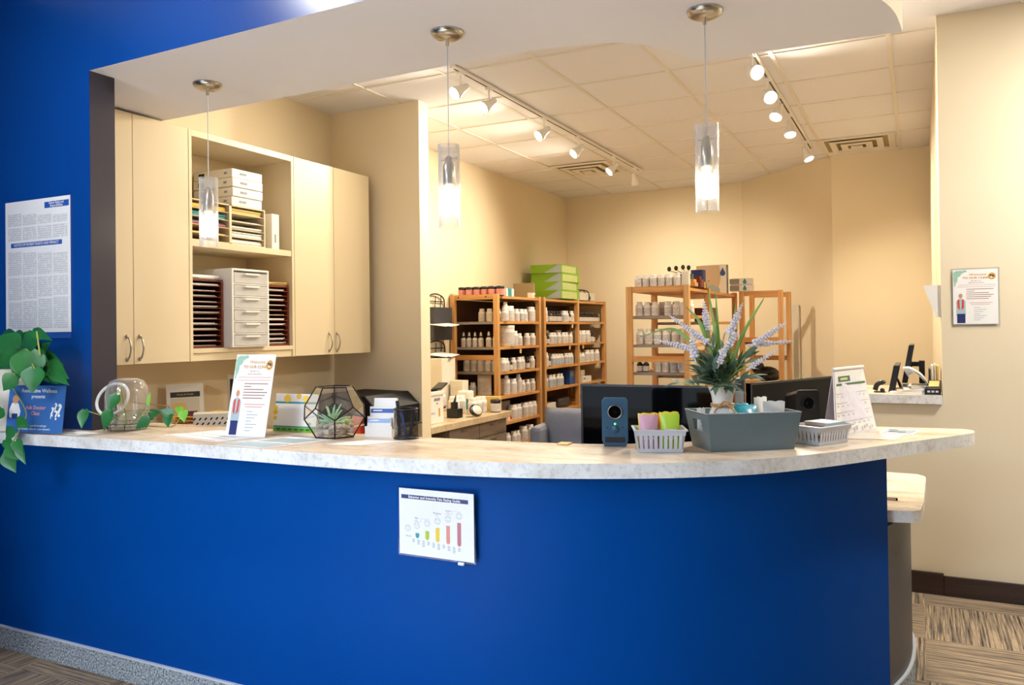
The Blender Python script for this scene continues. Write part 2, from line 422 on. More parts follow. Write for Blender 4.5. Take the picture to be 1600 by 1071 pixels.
# ================================================================== THE SETTING
ZC, ZS, YF = 2.968, 2.478, 2.192
M['plum'] = pm('plum grey jamb face', '#1d1829', .5, scale=3, amt=.03)  # jamb face coloured dark plum, unlike the blue around it
struct('floor', MB().box(-4, 4.1, -3.1, 9.2, -.05, 0), 'carpet')
struct('ceiling', MB().box(-4, 4.1, -3.1, 9.2, ZC, ZC+.05), 'tile')
b = MB()
for i in range(-4, 9):
    x = -1.36+.615*i
    if -3.79 < x < 4: b.box(x-.012, x+.012, -3, 9.0, ZC-.006, ZC+.001)
for j in range(-11, 8):
    y = 4.26+.61*j
    b.box(-3.79, 4, y-.009, y+.009, ZC-.005, ZC+.001)
struct('trim_1', b, 'tbar')
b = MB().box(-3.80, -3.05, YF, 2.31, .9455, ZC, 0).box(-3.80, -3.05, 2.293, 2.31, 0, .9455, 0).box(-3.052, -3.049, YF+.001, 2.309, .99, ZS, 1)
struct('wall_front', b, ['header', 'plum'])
struct('wall_left', MB().box(-3.92, -3.8, 2.2, 9.14, 0, ZC), 'cream')
struct('wall_left_front', MB().box(-3.80, -3.68, -3, YF, 0, ZC), 'blue')
struct('wall_divider', MB().box(-3.8, -3.046, 4.655, 4.77, 0, ZC), 'cream')
struct('wall_back', MB().box(-3.92, -1.70, 9.02, 9.14, 0, ZC), 'cream')
struct('wall_angle', MB().strip([(-1.715, 9.02), (-.713, 8.07)], .12, 0, ZC, smooth=False), 'cream')
struct('wall_alcove', MB().box(-.713, .2, 8.07, 8.19, 0, ZC), 'cream')
struct('wall_side', MB().box(.10, .22, 4.78, 8.19, 0, ZC), 'cream')
struct('wall_right', MB().box(.10, 4.1, 4.68, 4.80, 0, ZC), 'cream')
struct('wall_right_front', MB().box(4.0, 4.1, -3, 4.68, 0, ZC), 'cream')
struct('added_shade_blocker', MB().box(-3.68, -3.22, .55, .8, 0, ZC), 'blue')  # block added out of view to keep light off the desk's left end
struct('wall_half', MB().box(-.75, .10, 4.68, 4.78, 0, .974), 'cream')
b = MB()
for x in (-3.66, -1.9, -.1, 1.7, 3.94): b.box(x-.03, x+.03, -3.08, -2.98, .4, 2.6)
b.box(-3.7, 4, -3.08, -2.98, 0, .4).box(-3.7, 4, -3.08, -2.98, 2.6, ZC)
struct('window_1', b, 'dgrey')
struct('baseboard_right', MB().box(.09, 4, 4.662, 4.68, 0, .10), 'darkbase', .003)
struct('baseboard_half', MB().box(-.70, .09, 4.664, 4.68, 0, .112), 'darkbase', .003)
# dropped header over the counter: blue in front, white underneath, wavy back edge
front = [(-3.05, YF), (-2.3, 2.176), (-1.62, 2.16), (-1.2, 2.205), (-.8, 2.33), (-.5, 2.50), (-.28, 2.70), (-.15, 2.88), (-.096, 2.99), (-.062, 3.12), (-.047, 3.25), (-.04, 3.346)]
rear = [(-.262, 3.336), (-.52, 3.323), (-.745, 3.312), (-.785, 3.303), (-.812, 3.268), (-.844, 3.18), (-.892, 3.08), (-.943, 3.005), (-1.027, 2.94), (-1.167, 2.893), (-1.344, 2.864), (-1.78, 2.858), (-2.52, 2.872), (-3.41, 2.889), (-3.8, 2.893)]
front = front[:2]+smooth_path(front[2:], 4); rear = rear[:2]+smooth_path(rear[2:12], 4)+rear[12:]
poly = front+rear+[(-3.8, 2.31), (-3.05, 2.31)]; n = len(poly)
b = MB().add([(x, y, ZS) for x, y in poly], [tuple(range(n))[::-1]], 0)
for i in range(n-1):
    (x0, y0), (x1, y1) = poly[i], poly[i+1]
    b.add([(x0, y0, ZS), (x1, y1, ZS), (x1, y1, ZC), (x0, y0, ZC)], [(0, 1, 2, 3)], 1 if i < len(front)-22 else 2, i > 1 and i < len(front)-2)
struct('wall_header', b, ['white', 'header', 'cream'])
# ceiling diffusers
for i, (x, y, lb) in enumerate(((-2.90, 7.46, 'square ceiling air vent beside the long track of the yellow wall'), (-.46, 7.60, 'square ceiling air vent above the alcove beside the short spotlight track'))):
    t = thing('ceiling_vent', lb, 'vent', (x, y, ZC))
    MB().box(-.28, .28, -.28, .28, -.008, -.005).build('backing', 'khaki', t)
    b = MB()
    for k, r in enumerate((.30, .21, .125)):
        z, q = -.014-.010*k, r-.052
        b.box(-r, r, -r, -q, z, z+.006).box(-r, r, q, r, z, z+.006).box(-r, -q, -q, q, z, z+.006).box(q, r, -q, q, z, z+.006)
    b.box(-.045, .045, -.045, .045, -.040, -.034)
    b.build('louver', 'tbar', t)

# ================================================================== RECEPTION COUNTER
desk = thing('reception_desk', 'curved blue panelled reception desk standing on the striped carpet', 'reception desk')
up_path = [(-3.68, YF)]+smooth_path([(-1.6, YF), (-1.25, 2.212), (-1.0, 2.275), (-.8, 2.362), (-.62, 2.475), (-.45, 2.63), (-.32, 2.79), (-.2, 2.985), (-.112, 3.15)], 4)
low_path = smooth_path([(-.112, 3.15), (-.066, 3.33), (-.046, 3.52), (-.05, 3.72), (-.085, 3.9)], 4)
MB().strip(up_path, .1, 0, .945).build('front_panel', 'blue', desk)
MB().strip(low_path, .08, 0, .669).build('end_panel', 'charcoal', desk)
full = up_path+low_path[1:]
def offset(path, d):
    out = []
    for i, p in enumerate(path):
        a = Vector(path[max(i-1, 0)]); q = Vector(path[min(i+1, len(path)-1)]); t_ = (q-a).normalized(); out.append((p[0]+t_.y*d, p[1]-t_.x*d))
    return out
MB().strip(offset(full, .009), .0085, 0, .094, 0).strip(offset(full, .012), .0115, .094, .100, 1).build('carpet_baseboard', ['cbase', 'lgrey'], desk)
tf = [(-3.675, 1.985)]+smooth_path([(-3.36, 2.006), (-2.82, 2.04), (-2.32, 2.057), (-1.74, 2.06), (-1.28, 2.094), (-.99, 2.156), (-.732, 2.262), (-.568, 2.36), (-.409, 2.49), (-.249, 2.69), (-.076, 2.957), (.08, 3.2), (.150, 3.313), (.171, 3.37), (.168, 3.43), (.14, 3.459)], 4)
tb = smooth_path([(.02, 3.45), (-.149, 3.43), (-.34, 3.43), (-.40, 3.36), (-.45, 3.18), (-.54, 2.98), (-.67, 2.80), (-.84, 2.66), (-1.04, 2.572), (-1.4, 2.53), (-2.1, 2.507), (-2.7, 2.493)], 4)+[(-3.04, 2.49), (-3.04, YF-.002), (-3.675, YF-.002)]
o = MB().prism(tf+tb, .9455, .99, 1, 0).build('countertop', ['top', 'edge'], bevel=.0025)
tag(o, 'long curved cream stone-look countertop with mottled grey edge on the blue desk', 'countertop')
wd = thing('work_desk', 'lower wood-look desk end with rounded corners sticking out under the long countertop', 'desk')
wp = [(-.30, 3.20), (-.118, 3.208), (-.03, 3.232), (-.006, 3.265), (.002, 3.4), (.014, 3.93), (.012, 3.99), (-.02, 4.036), (-.145, 4.045), (-.5, 4.03), (-.75, 3.75), (-1.1, 3.42), (-2.9, 3.25), (-2.9, 2.62), (-1.2, 2.68), (-.75, 2.9)]
MB().prism(wp, .672, .715, 1, 0).build('desktop', ['top', 'edge'], wd, bevel=.003)
MB().box(-2.88, -2.84, 2.66, 3.2, 0, .672).build('support', 'melamine', wd); MB().box(-.75, -.71, 3.3, 3.7, 0, .672).build('support', 'melamine', wd)
MB().box(-.20, -.085, 3.398, 3.404, .7155, .722).box(-.20, -.085, 3.412, 3.418, .7155, .722).box(-.091, -.085, 3.398, 3.418, .7155, .722).build('metal_pull', 'chrome', wd)
# ================================================================== CABINETS ON THE YELLOW WALL
XF, XB, Z0, Z1 = -3.42, -3.8, 1.237, 2.466
def handle(par, y, z0=1.262, z1=1.374):
    pts = smooth_path([(XF-.001, y, z1), (XF+.016, y, z1-.012), (XF+.028, y, (z0+z1)/2), (XF+.016, y, z0+.012), (XF-.001, y, z0)], 5)
    b = MB().tube(pts, .0042, 8)
    for z in (z0, z1): b.ball((XF+.003, y, z), .008, 8, 6, 0, (.6, 1, 1.3))
    b.build('handle', 'nickel', par)
def wall_unit(label, y0, ym, y1, hn):
    t = thing('wall_cabinet', label, 'cabinet', (0, 0, 0))
    MB().box(XB, XF-.02, y0, y0+.018, Z0, Z1).box(XB, XF-.02, y1-.018, y1, Z0, Z1).box(XB, XF-.02, y0+.018, y1-.018, Z0, Z0+.018).box(XB, XF-.02, y0+.018, y1-.018, Z1-.018, Z1).box(XB, XB+.01, y0+.018, y1-.018, Z0+.018, Z1-.018).build('carcass', 'melin', t)
    for a, c, hy in ((y0+.002, ym-.0015, hn[0]), (ym+.0015, y1-.002, hn[1])):
        d = MB().box(XF-.019, XF, a, c, Z0+.001, Z1-.001).build('door', 'melamine', t, bevel=.0012)
        handle(d, hy)
    return t
wall_unit('cream two-door wall cabinet under the white soffit next to the dark jamb', 2.335, 2.685, 3.024, (2.647, 2.718))
wall_unit('cream two-door wall cabinet in the corner by the divider wall', 3.825, 4.20, 4.585, (4.142, 4.220))
t = thing('open_cabinet', 'open cream shelf cabinet between the two closed wall cabinets', 'cabinet')
y0, y1 = 3.026, 3.823
b = MB().box(XB, XF, y0, y0+.02, Z0, Z1).box(XB, XF, y1-.02, y1, Z0, Z1).box(XB, XF, y0+.02, y1-.02, Z1-.035, Z1).box(XB, XB+.01, y0+.02, y1-.02, Z0, Z1-.035).box(XB+.01, XF, y0+.02, y1-.02, 1.28, 1.304).box(XF-.03, XF-.008, y0+.02, y1-.02, Z0, 1.279)
b.build('carcass', 'melamine', t, bevel=.001)
MB().box(XB+.01, XF-.004, y0+.02, y1-.02, 1.848, 1.883).build('shelf', 'melamine', t, bevel=.001)
SH1, SH2 = 1.8835, 1.3045
# --- things on the upper shelf
t = thing('paper_sorter', 'cream two-column paper sorter on the upper shelf of the open cabinet', 'sorter', (-3.78, 3.055, SH1))
w, h, d = .545, .222, .34
b = MB().box(0, d, 0, .008, 0, h).box(0, d, w-.008, w, 0, h).box(0, d, .268, .285, 0, h).box(0, d, .008, w-.008, h-.006, h).box(0, d, .008, w-.008, 0, .006).box(0, .004, .008, w-.008, .006, h-.006)
b.build('frame', 'melamine', t)
slots = []
for c, (a, e) in enumerate(((.008, .268), (.285, w-.008))):
    for k in range(1, 5):
        MB().box(.004, d-.004, a, e, k*.044-.002, k*.044+.001).build('divider', 'melin', t)
    for k in range(5): slots.append((c, k, -3.78, 3.055+a, 3.055+e, SH1+k*.044+(.0015 if k else .0065)))
fills = {(0, 4): ('yellow', .026, 'yellow'), (0, 3): ('teal', .026, 'teal'), (0, 2): ('rose', .022, 'rose and plum'), (0, 1): ('manila', .008, 'buff'), (1, 4): ('manila', .028, 'buff'), (1, 3): ('paper', .006, 'white'), (1, 2): ('paper', .018, 'white'), (1, 1): ('paper', .03, 'white'), (1, 0): ('paper', .026, 'white')}
for c, k, x, a, e, z in slots:
    if (c, k) not in fills: continue
    mt, th, nm = fills[(c, k)]; b = MB(); q = max(1, int(th/.006))
    for i in range(q):
        j = random.uniform(-.006, .004); b.box(x+.02, x+.325+j, a+.008+abs(j), e-.01, z+i*th/q, z+(i+.9)*th/q, 1 if (mt == 'rose' and i > 1) else 0)
    o = b.build('paper_pile', [mt, 'purple'])
    tag(o, f'{nm} paper in the {["lowest", "second lowest", "middle", "second highest", "top"][k]} slot, cream sorter column {["by the door", "by the book"][c]}', 'paper', 'papers in the cream sorter')
for k in range(4):
    t = thing('paper_box', f'white paper ream box, {["lowest", "second from the bottom", "second from the top", "topmost"][k]} of four on the sorter', 'box', (-3.745, 3.345+.004*(k % 2), SH1+.2225+.053*k), 0, 'paper boxes on the sorter')
    MB().box(0, .30+.004*(k % 3), 0, .235, 0, .051).build('carton', 'wh', t, bevel=.004)
    b = MB().at((.301+.004*(k % 3), .06, .02)).box(0, .001, 0, .05, 0, .012)
    b.at((0, 0, 0)).box(.24, .262, -.0012, 0, .02, .032).box(.04, .085, -.0012, 0, .012, .038, 1 if k > 1 else 0)
    b.build('printed_mark', ['greyink', 'blk'], t)
o = MB().at((-3.50, 3.065, SH1+.2225)).box(-.2, .02, 0, .2, 0, .004).box(-.22, .0, .01, .19, .004, .009).at((-3.52, 3.10, SH1+.2325), .2, .0).box(-.16, 0, .0, .2, 0, .004).build('loose_papers', 'paper')
tag(o, 'loose curled white papers on top of the cream sorter beside the ream boxes', 'paper')
t = thing('white_book', 'white boxed book standing upright beside the cream sorter', 'book', (-3.70, 3.66, SH1))
MB().box(0, .255, 0, .062, 0, .212).build('cover', 'wh', t, bevel=.002)
MB().box(.2555, .2562, .022, .034, .04, .09).box(.13, .2, -.0008, 0, .03, .15).build('printed_mark', 'greyink', t)
# --- things on the lower shelf
def brown_sorter(label, ya, yb, n, h, which):
    t = thing('literature_sorter', label, 'sorter', (-3.78, ya, SH2)); w = yb-ya; d = .335
    MB().box(0, d, 0, .012, 0, h).box(0, d, w-.012, w, 0, h).box(0, d, .012, w-.012, h-.012, h).box(0, d, .012, w-.012, 0, .012).box(0, .006, .012, w-.012, .012, h-.012, 1).build('frame', ['cherry', 'cherrydk'], t)
    p = (h-.012)/n
    for k in range(1, n): MB().box(.006, d-.002, .012, w-.012, k*p+.004, k*p+.008).build('divider', 'tan' if 0 else 'cherry', t)
    for k in range(n):
        th = random.choice((.004, .005, .008, .010)); z = SH2+k*p+(.0085 if k else .0125); b = MB()
        q = 2 if th > .006 else 1
        for i in range(q): b.box(-3.76, -3.45+random.uniform(-.015, .0), ya+.016, yb-random.uniform(.018, .05), z+i*th/q, z+(i+.85)*th/q)
        o = b.build('paper_pile', 'paper' if k % 3 else 'offwh')
        tag(o, f'white forms in the {ORD[k]} slot from the bottom of the brown sorter {which}', 'paper', 'forms in the brown sorters')
    return h
h1 = brown_sorter('dark cherry sorter with stacked slots beside the closed cabinet door', 3.05, 3.275, 12, .375, 'by the door')
h2 = brown_sorter('dark cherry sorter with stacked slots beside the white plastic drawers, near the corner', 3.575, 3.80, 12, .365, 'near the corner')
o = MB().at((-3.46, 3.055, SH2+h1+.0005)).box(-.28, 0, .0, .2, 0, .006).box(-.27, .01, .01, .19, .006, .013).box(-.26, -.0, .015, .205, .013, .022).box(-.2, .012, .06, .17, -.0002, .001).build('paper_pile', ['paper'])
tag(o, 'thick white paper pile lying on top of the brown sorter beside the closed door', 'paper')
b = MB()
for i in range(4): b.at((-3.60, 3.685, SH2+h2+.0008+.004*i), random.uniform(-.05, .05)).box(-.15, .15+.004*i, -.10, .095, 0, .0035)
o = b.build('envelope_pile', 'manila'); tag(o, 'buff envelopes lying on top of the brown sorter near the corner', 'envelope')
t = thing('drawer_tower', 'white plastic drawer tower with six clear drawers between the brown sorters', 'drawers', (-3.77, 3.283, SH2)); w, d, h = .285, .385, .44; p = (h-.02)/6
b = MB().box(0, d, 0, .014, 0, h).box(0, d, w-.014, w, 0, h).box(0, d, .014, w-.014, h-.012, h).box(0, .006, .014, w-.014, 0, h-.012)
for k in range(6): b.box(.006, d-.002, .014, w-.014, k*p, k*p+.008)
b.build('frame', 'wh', t, bevel=.003)
for k in range(6):
    z = .0095+k*p
    dr = MB().box(d-.008, d+.002, .017, w-.017, z, z+p-.012).box(.02, d-.008, .017, .019, z, z+p-.02).box(.02, d-.008, w-.019, w-.017, z, z+p-.02).box(.02, d-.008, .019, w-.019, z, z+.002).build('drawer', 'frost', t)
    MB().prism([(.075, d+.0021), (.21, d+.0021), (.195, d+.014), (.09, d+.014)], z+p-.024, z+p-.013).build('pull', 'wh', dr).rotation_euler = (0, 0, 0)
for dr in [c for c in t.children if c.name.startswith('drawer') and c.type == 'MESH']:
    for pu in dr.children:
        for v in pu.data.vertices: v.co = (v.co.y, v.co.x, v.co.z)
        pu.data.flip_normals()
for j, y in enumerate((3.37, 3.485)):
    o = MB().lathe([(.032, 0), (.038, .05), (.038, .052)], 16, c=(-3.48, y, SH2+.0095+2*p+.0025)).build('paper_cup', 'wh')
    tag(o, f'white paper cup in the fourth drawer of the white tower, {["nearer the closed door", "nearer the corner"][j]}', 'cup', 'cups in the drawer tower')

# ================================================================== LAMPS
def pendant(x, y, zb, label):
    t = thing('pendant_lamp', label, 'pendant lamp', (x, y, ZS), 0, 'glass pendants over the counter'); L = ZS-zb
    MB().lathe([(.061, 0), (.061, -.006), (.056, -.016), (.04, -.025), (.006, -.027), (.006, -.05), (0, -.05)], 28).build('canopy', 'nickel', t)
    MB().tube([(0, 0, -.04), (0, 0, -L+.262)], .0019, 6).build('cord', 'lgrey', t)
    z = -L
    MB().lathe([(.0395, z), (.0395, z+.302), (.0375, z+.302), (.0375, z), (.0395, z)], 32, cap=False).build('glass_shade', 'lampglass', t)
    MB().lathe([(.006, z+.262), (.012, z+.256), (.016, z+.235), (.022, z+.225), (.0235, z+.160), (.019, z+.145), (.0, z+.145)], 20).build('socket', 'nickel', t)
    MB().tube([(-.044, .008, z+.25), (.044, -.008, z+.25)], .0018, 6).tube([(.008, .03, z+.251), (-.004, -.03, z+.249)], .0016, 6).build('cross_pin', 'chrome', t)
    MB().lathe([(.0, z+.145), (.012, z+.143), (.014, z+.13), (.029, z+.10), (.034, z+.078), (.031, z+.056), (.018, z+.046), (0, z+.044)], 18).build('bulb', 'bulb', t)
pendant(-2.769, 2.556, 1.762, 'clear glass pendant lamp hanging in front of the open shelf cabinet')
pendant(-1.529, 2.534, 1.760, 'clear glass pendant lamp hanging in front of the yellow wall beyond the divider')
pendant(-.646, 2.787, 1.781, 'clear glass pendant lamp hanging over the flower vase')

def spot_head(x, y, zt, aim, label, grp, power, tilt_d, spotsize=2.5):
    t = thing('track_spotlight', label, 'spotlight', (x, y, zt), 0, grp)
    MB().box(-.012, .012, -.03, .03, -.016, 0).build('adapter', 'wh', t, bevel=.002)
    MB().tube([(0, 0, -.014), (0, 0, -.075)], .0065, 8).build('stem', 'wh', t)
    d = Vector(tilt_d).normalized(); c = Vector((0, 0, -.105)); q = d.to_track_quat('Z', 'Y').to_matrix().to_4x4(); q.translation = c
    b = MB(); b.M = q
    b.lathe([(.0, -.06), (.018, -.058), (.022, -.04), (.024, -.01), (.042, .04), (.044, .062), (.041, .062), (.038, .05), (.0, .048)], 20); b.build('lamp_head', 'wh', t)
    b = MB(); b.M = q
    b.lathe([(.0395, .0525), (.036, .058), (.02, .063), (0, .064)], 18).build('lamp_face', 'spot', t)
    p = c+d*.075
    light('spot_beam', 'SPOT', tuple(p), power, WARM, tuple(p+d), parent=t, spot_size=spotsize, spot_blend=.9, shadow_soft_size=.035)
def track(label, x, y0, y1):
    t = thing('lighting_track', label, 'lighting track', (x, y0, ZC))
    MB().box(-.018, .018, 0, y1-y0, -.024, -.006).build('rail', 'wh', t, bevel=.002)
    MB().box(-.006, .006, .02, y1-y0-.02, -.0245, -.0239).build('slot', 'dgrey', t)
track('long white lighting track with six lamps on the ceiling by the yellow wall', -2.455, 4.12, 7.72)
track('white lighting track with five lamps on the ceiling above the wooden shelving near the alcove', -.83, 4.45, 7.55)
for i, y in enumerate((4.22, 4.58, 5.43, 6.10, 6.95, 7.56)):
    d = ((-.35, -.75, -.55), (-.35, -.75, -.55), (-.45, -.65, -.55), (-.45, -.6, -.6), (-.5, -.5, -.6), (.05, .45, -.85))[i]
    spot_head(-2.455, y, ZC-.024, None, f'{ORD[i]} white spotlight from the divider wall on the long ceiling track', 'spotlights on the long track', (22, 52, 95, 130, 140, 130)[i], d)
for i, y in enumerate((4.72, 5.25, 5.68, 6.22, 7.20)):
    d = ((.5, -.55, -.35), (.35, -.6, -.45), (-.2, -.5, -.75), (.1, -.35, -.85), (.35, -.2, -.8))[i]
    spot_head(-.83, y, ZC-.024, None, f'{ORD[4-i]} white spotlight from the alcove end of the short ceiling track', 'spotlights on the short track', (85, 85, 95, 105, 160)[i], d)

# ================================================================== WOODEN SHELVING AND BOTTLES
def post(par, x, y, h, w=.044, d=.044): MB().box(x, x+w, y, y+d, 0, h).build('post', 'pine', par, bevel=.002)
def ladder(par, x0, x1, y, h, rungs):
    post(par, x0, y, h); post(par, x1-.044, y, h)
    for z in rungs: MB().box(x0+.044, x1-.044, y+.008, y+.034, z-.045, z).build('rung', 'pinex', par)
def shelf(par, x0, x1, y0, y1, z, th=.022):
    MB().box(x0, x1, y0+.004, y1-.004, z-th, z, 0).box(x0, x1, y0, y0+.004, z-th, z, 1).build('shelf', ['piney', 'greyedge'], par)
ZSH = (1.686, 1.458, 1.230, 1.008, .79, .556, .33)
LX0, LX1 = -3.785, -3.30
u1 = thing('wooden_shelf_unit', 'pine shelf unit on the yellow wall, first bay behind the tan worktop', 'shelf unit', (0, 0, 0))
ladder(u1, LX0, LX1, 6.262, 1.70, (1.70, 1.16, .6)); ladder(u1, LX0, LX1, 7.135, 1.70, (1.70, 1.16, .6))
for z in ZSH: shelf(u1, LX0+.01, LX1-.004, 6.306, 7.135, z)
MB().box(LX0+.001, LX0+.008, 6.31, 7.13, .2, 1.66).box(LX0+.05, LX1-.06, 7.128, 7.134, .2, 1.66).build('back_panel', 'brownpanel', u1)
b = MB()
for y in (-3.70, -3.42): b.at((y, 6.2695, 1.678), 0, PI/2).lathe([(.007, 0), (.007, .003), (0, .003)], 10)
b.build('bolt', 'blk', u1)
u2 = thing('wooden_shelf_unit', 'pine shelf unit on the yellow wall, two bays reaching the far corner', 'shelf unit', (0, 0, 0))
for y in (7.245, 8.125, 8.955): ladder(u2, LX0, LX1, y, 1.70, (1.70, 1.16, .6))
for ya, yb in ((7.289, 8.125), (8.169, 8.955)):
    for z in ZSH: shelf(u2, LX0+.01, LX1-.004, ya, yb, z)
    MB().box(LX0+.001, LX0+.008, ya+.004, yb-.004, .2, 1.66).build('back_panel', 'brownpanel', u2)
MX0, MX1 = -2.035, -1.54; MZ = (1.686, 1.477, 1.255, 1.040, .80, .55, .3)
u3 = thing('wooden_shelf_unit', 'open pine shelf unit jutting out from the back wall behind the flower vase', 'shelf unit', (0, 0, 0))
ladder(u3, MX0, MX1, 6.0, 1.705, (1.702, 1.166, .6)); ladder(u3, MX0, MX1, 6.66, 1.705, (1.702, 1.166, .6)); ladder(u3, MX0, MX1, 7.76, 1.705, (1.702, 1.166, .6))
for z in MZ: shelf(u3, MX0+.01, MX1-.01, 6.044, 6.66, z)
for z in (1.686, 1.43, .98, .5): shelf(u3, MX0+.01, MX1-.01, 6.704, 7.76, z)
u4 = thing('wooden_shelf_unit', 'nearly empty narrow pine shelf frame by the angled wall', 'shelf unit', (0, 0, 0))
ladder(u4, -1.495, -1.105, 7.65, 1.715, (1.712, 1.285, .6)); ladder(u4, -1.495, -1.105, 8.15, 1.715, (1.712, 1.1, .6))
for z in (1.24, .862, .4): shelf(u4, -1.49, -1.11, 7.694, 8.15, z)

_b = {}
def bottle(kind, s=1.0):
    """a bottle with a cap, made once per kind and then copied"""
    k = (kind, round(s, 2))
    if k in _b: return _b[k]
    P = {'pill': ([(.0, 0), (.030, 0), (.033, .004), (.033, .078), (.030, .090), (.022, .097), (.022, .1)], (.0235, .097, .118), 'bwhite', 'wh', 'label', (.016, .072)),
         'wide': ([(.0, 0), (.043, 0), (.046, .005), (.046, .10), (.043, .112), (.035, .118), (.035, .122)], (.038, .118, .142), 'bwhite', 'wh', 'label', (.02, .095)),
         'tub': ([(.0, 0), (.062, 0), (.066, .006), (.066, .16), (.063, .17), (.06, .172)], (.067, .165, .192), 'bwhite', 'offwh', 'label', (.03, .13)),
         'tall': ([(.0, 0), (.028, 0), (.032, .004), (.032, .125), (.027, .143), (.016, .152), (.016, .156)], (.0185, .152, .178), 'bwhite', 'wh', 'label', (.02, .11)),
         'blue': ([(.0, 0), (.030, 0), (.033, .004), (.033, .078), (.030, .090), (.022, .097), (.022, .1)], (.0235, .097, .118), 'bwhite', 'wh', 'labelb', (.012, .074)),
         'orange': ([(.0, 0), (.040, 0), (.043, .005), (.043, .10), (.040, .112), (.033, .118), (.033, .122)], (.036, .118, .142), 'bwhite', 'wh', 'labelo', (.015, .095)),
         'amber': ([(.0, 0), (.026, 0), (.029, .004), (.029, .065), (.024, .08), (.012, .088), (.012, .094)], (.015, .09, .112), 'amber', 'blkcap', 'label', (.008, .056)),
         'drop': ([(.0, 0), (.018, 0), (.020, .003), (.020, .058), (.012, .068), (.009, .07)], (.0125, .068, .080), 'bwhite', 'blkcap', 'label', (.006, .05)),
         'jar': ([(.0, 0), (.036, 0), (.040, .004), (.040, .066), (.037, .073), (.034, .074)], (.0405, .073, .093), 'amber', 'blkcap', 'pinkl', (.006, .066)),
         'wjar': ([(.0, 0), (.036, 0), (.040, .004), (.040, .066), (.037, .073), (.034, .074)], (.0405, .073, .093), 'amber', 'blkcap', 'label', (.006, .066))}[kind]
    prof, (cr, c0, c1), bm, cm, lm, (l0, l1) = P; n = 14
    r = max(p[0] for p in prof)+.0006
    o = MB().lathe([(a*s, z*s) for a, z in prof], n, 0).lathe([(r*s, l0*s), (r*s, l1*s)], n, 1, cap=False).build({'jar': 'ointment_jar', 'wjar': 'ointment_jar', 'tub': 'powder_tub', 'drop': 'dropper_bottle'}.get(kind, 'supplement_bottle'), [bm, lm])
    c = MB().lathe([(cr*s, c0*s), (cr*s, c1*s-.002), (cr*s-.003, c1*s), (0, c1*s)], n).build('cap', cm, o)
    if kind == 'drop': MB().lathe([(.010*s, c1*s), (.008*s, c1*s+.02), (.004*s, c1*s+.034), (0, c1*s+.036)], 10).build('dropper_bulb', 'wh', o)
    _b[k] = o; o['_fresh'] = 1; return o
WORDS = {'pill': 'white', 'wide': 'wide white', 'tub': 'large white', 'tall': 'tall white', 'blue': 'blue-labelled', 'orange': 'orange-marked', 'amber': 'dark', 'drop': 'white-tipped', 'jar': 'salmon-labelled', 'wjar': 'white-labelled dark'}
NOUN = {'tub': 'tub', 'drop': 'dropper bottle', 'jar': 'jar', 'wjar': 'jar'}
RAD = {'pill': .033, 'wide': .046, 'tub': .066, 'tall': .032, 'blue': .033, 'orange': .043, 'amber': .029, 'drop': .02, 'jar': .04, 'wjar': .04}
def put(kind, x, y, z, label, group, s=1.0):
    o = bottle(kind, s)
    if '_fresh' in o: del o['_fresh']; o.location = (x, y, z); o.rotation_euler.z = random.uniform(0, 6)
    else: o = dup(o, (x, y, z), random.uniform(0, 6))
    tag(o, label, NOUN.get(kind, 'bottle'), group); return o
C = {'p': 'pill', 'w': 'wide', 't': 'tall', 'b': 'blue', 'o': 'orange', 'a': 'amber', 'd': 'drop', 'j': 'jar', 'u': 'tub', 'k': 'wjar'}
def row(spec, start, along, z, where, group, gap=.008, s=1.0, jit=.004, end=99):
    """a row of bottles; spec letters pick kinds, '-' leaves a gap; along 'x' or 'y'"""
    p = Vector(start); n = 0; total = {}
    for ch in spec:
        if ch in '-_': p[0 if along == 'x' else 1] += .04 if ch == '-' else .09; continue
        k = C[ch]; r = RAD[k]*s; i = 0 if along == 'x' else 1
        if p[i]+2*r+gap > end: break
        p[i] += r+gap/2
        q = [p[0], p[1]]; q[1-i] += random.uniform(-jit, jit)
        put(k, q[0], q[1], z+.0004, f'{WORDS[k]} {NOUN.get(k, "bottle")}, {ORD[n]} in {where}', group, s); n += 1
        p[i] += r+gap/2
SHN = ('top board', 'first shelf', 'second shelf', 'third shelf', 'fourth shelf', 'fifth shelf', 'lowest shelf')
# wall shelving, three bays, bottles in a front row (x near the edge) and some second rows
xf, xr = LX1-.055, LX1-.15
bays = ((6.33, 'worktop', 7.13), (7.30, 'middle', 8.12), (8.18, 'corner', 8.95))
rows = {  # (bay, shelf): (front row, rear row, scale)
    (0, 1): ('tw-p-bp-w-w', '-pp-ap', 1), (0, 2): ('uw-p_p-pp', 'p---w-w', 1), (0, 3): ('pap-pp-a-pp-w', 'aaa-aa-aap', 1), (0, 4): ('t-w-tp-p-p--t', '-w-w-k-k', 1.0), (0, 5): ('--__ww-www', '', .95), (0, 6): ('-p-p-pp-w-w', '', 1),
    (1, 1): ('o-aaaaa-bpap', 'waaa-aaa-pp', 1), (1, 2): ('pa-pb-p-pp-p', 'kkaw-ap-w', 1), (1, 3): ('wa-bbbb-bbb', '-a-p-bb-bb', 1), (1, 4): ('b-bb-bb', '-bb-b', 1.1),
    (2, 1): ('aaaaaaaaaaa', '-aa-aa-aa', .95), (2, 2): ('w-w-w-ka', '-ww-a', .95), (2, 3): ('ppp-w-w--w', '-pw-w', .95)}
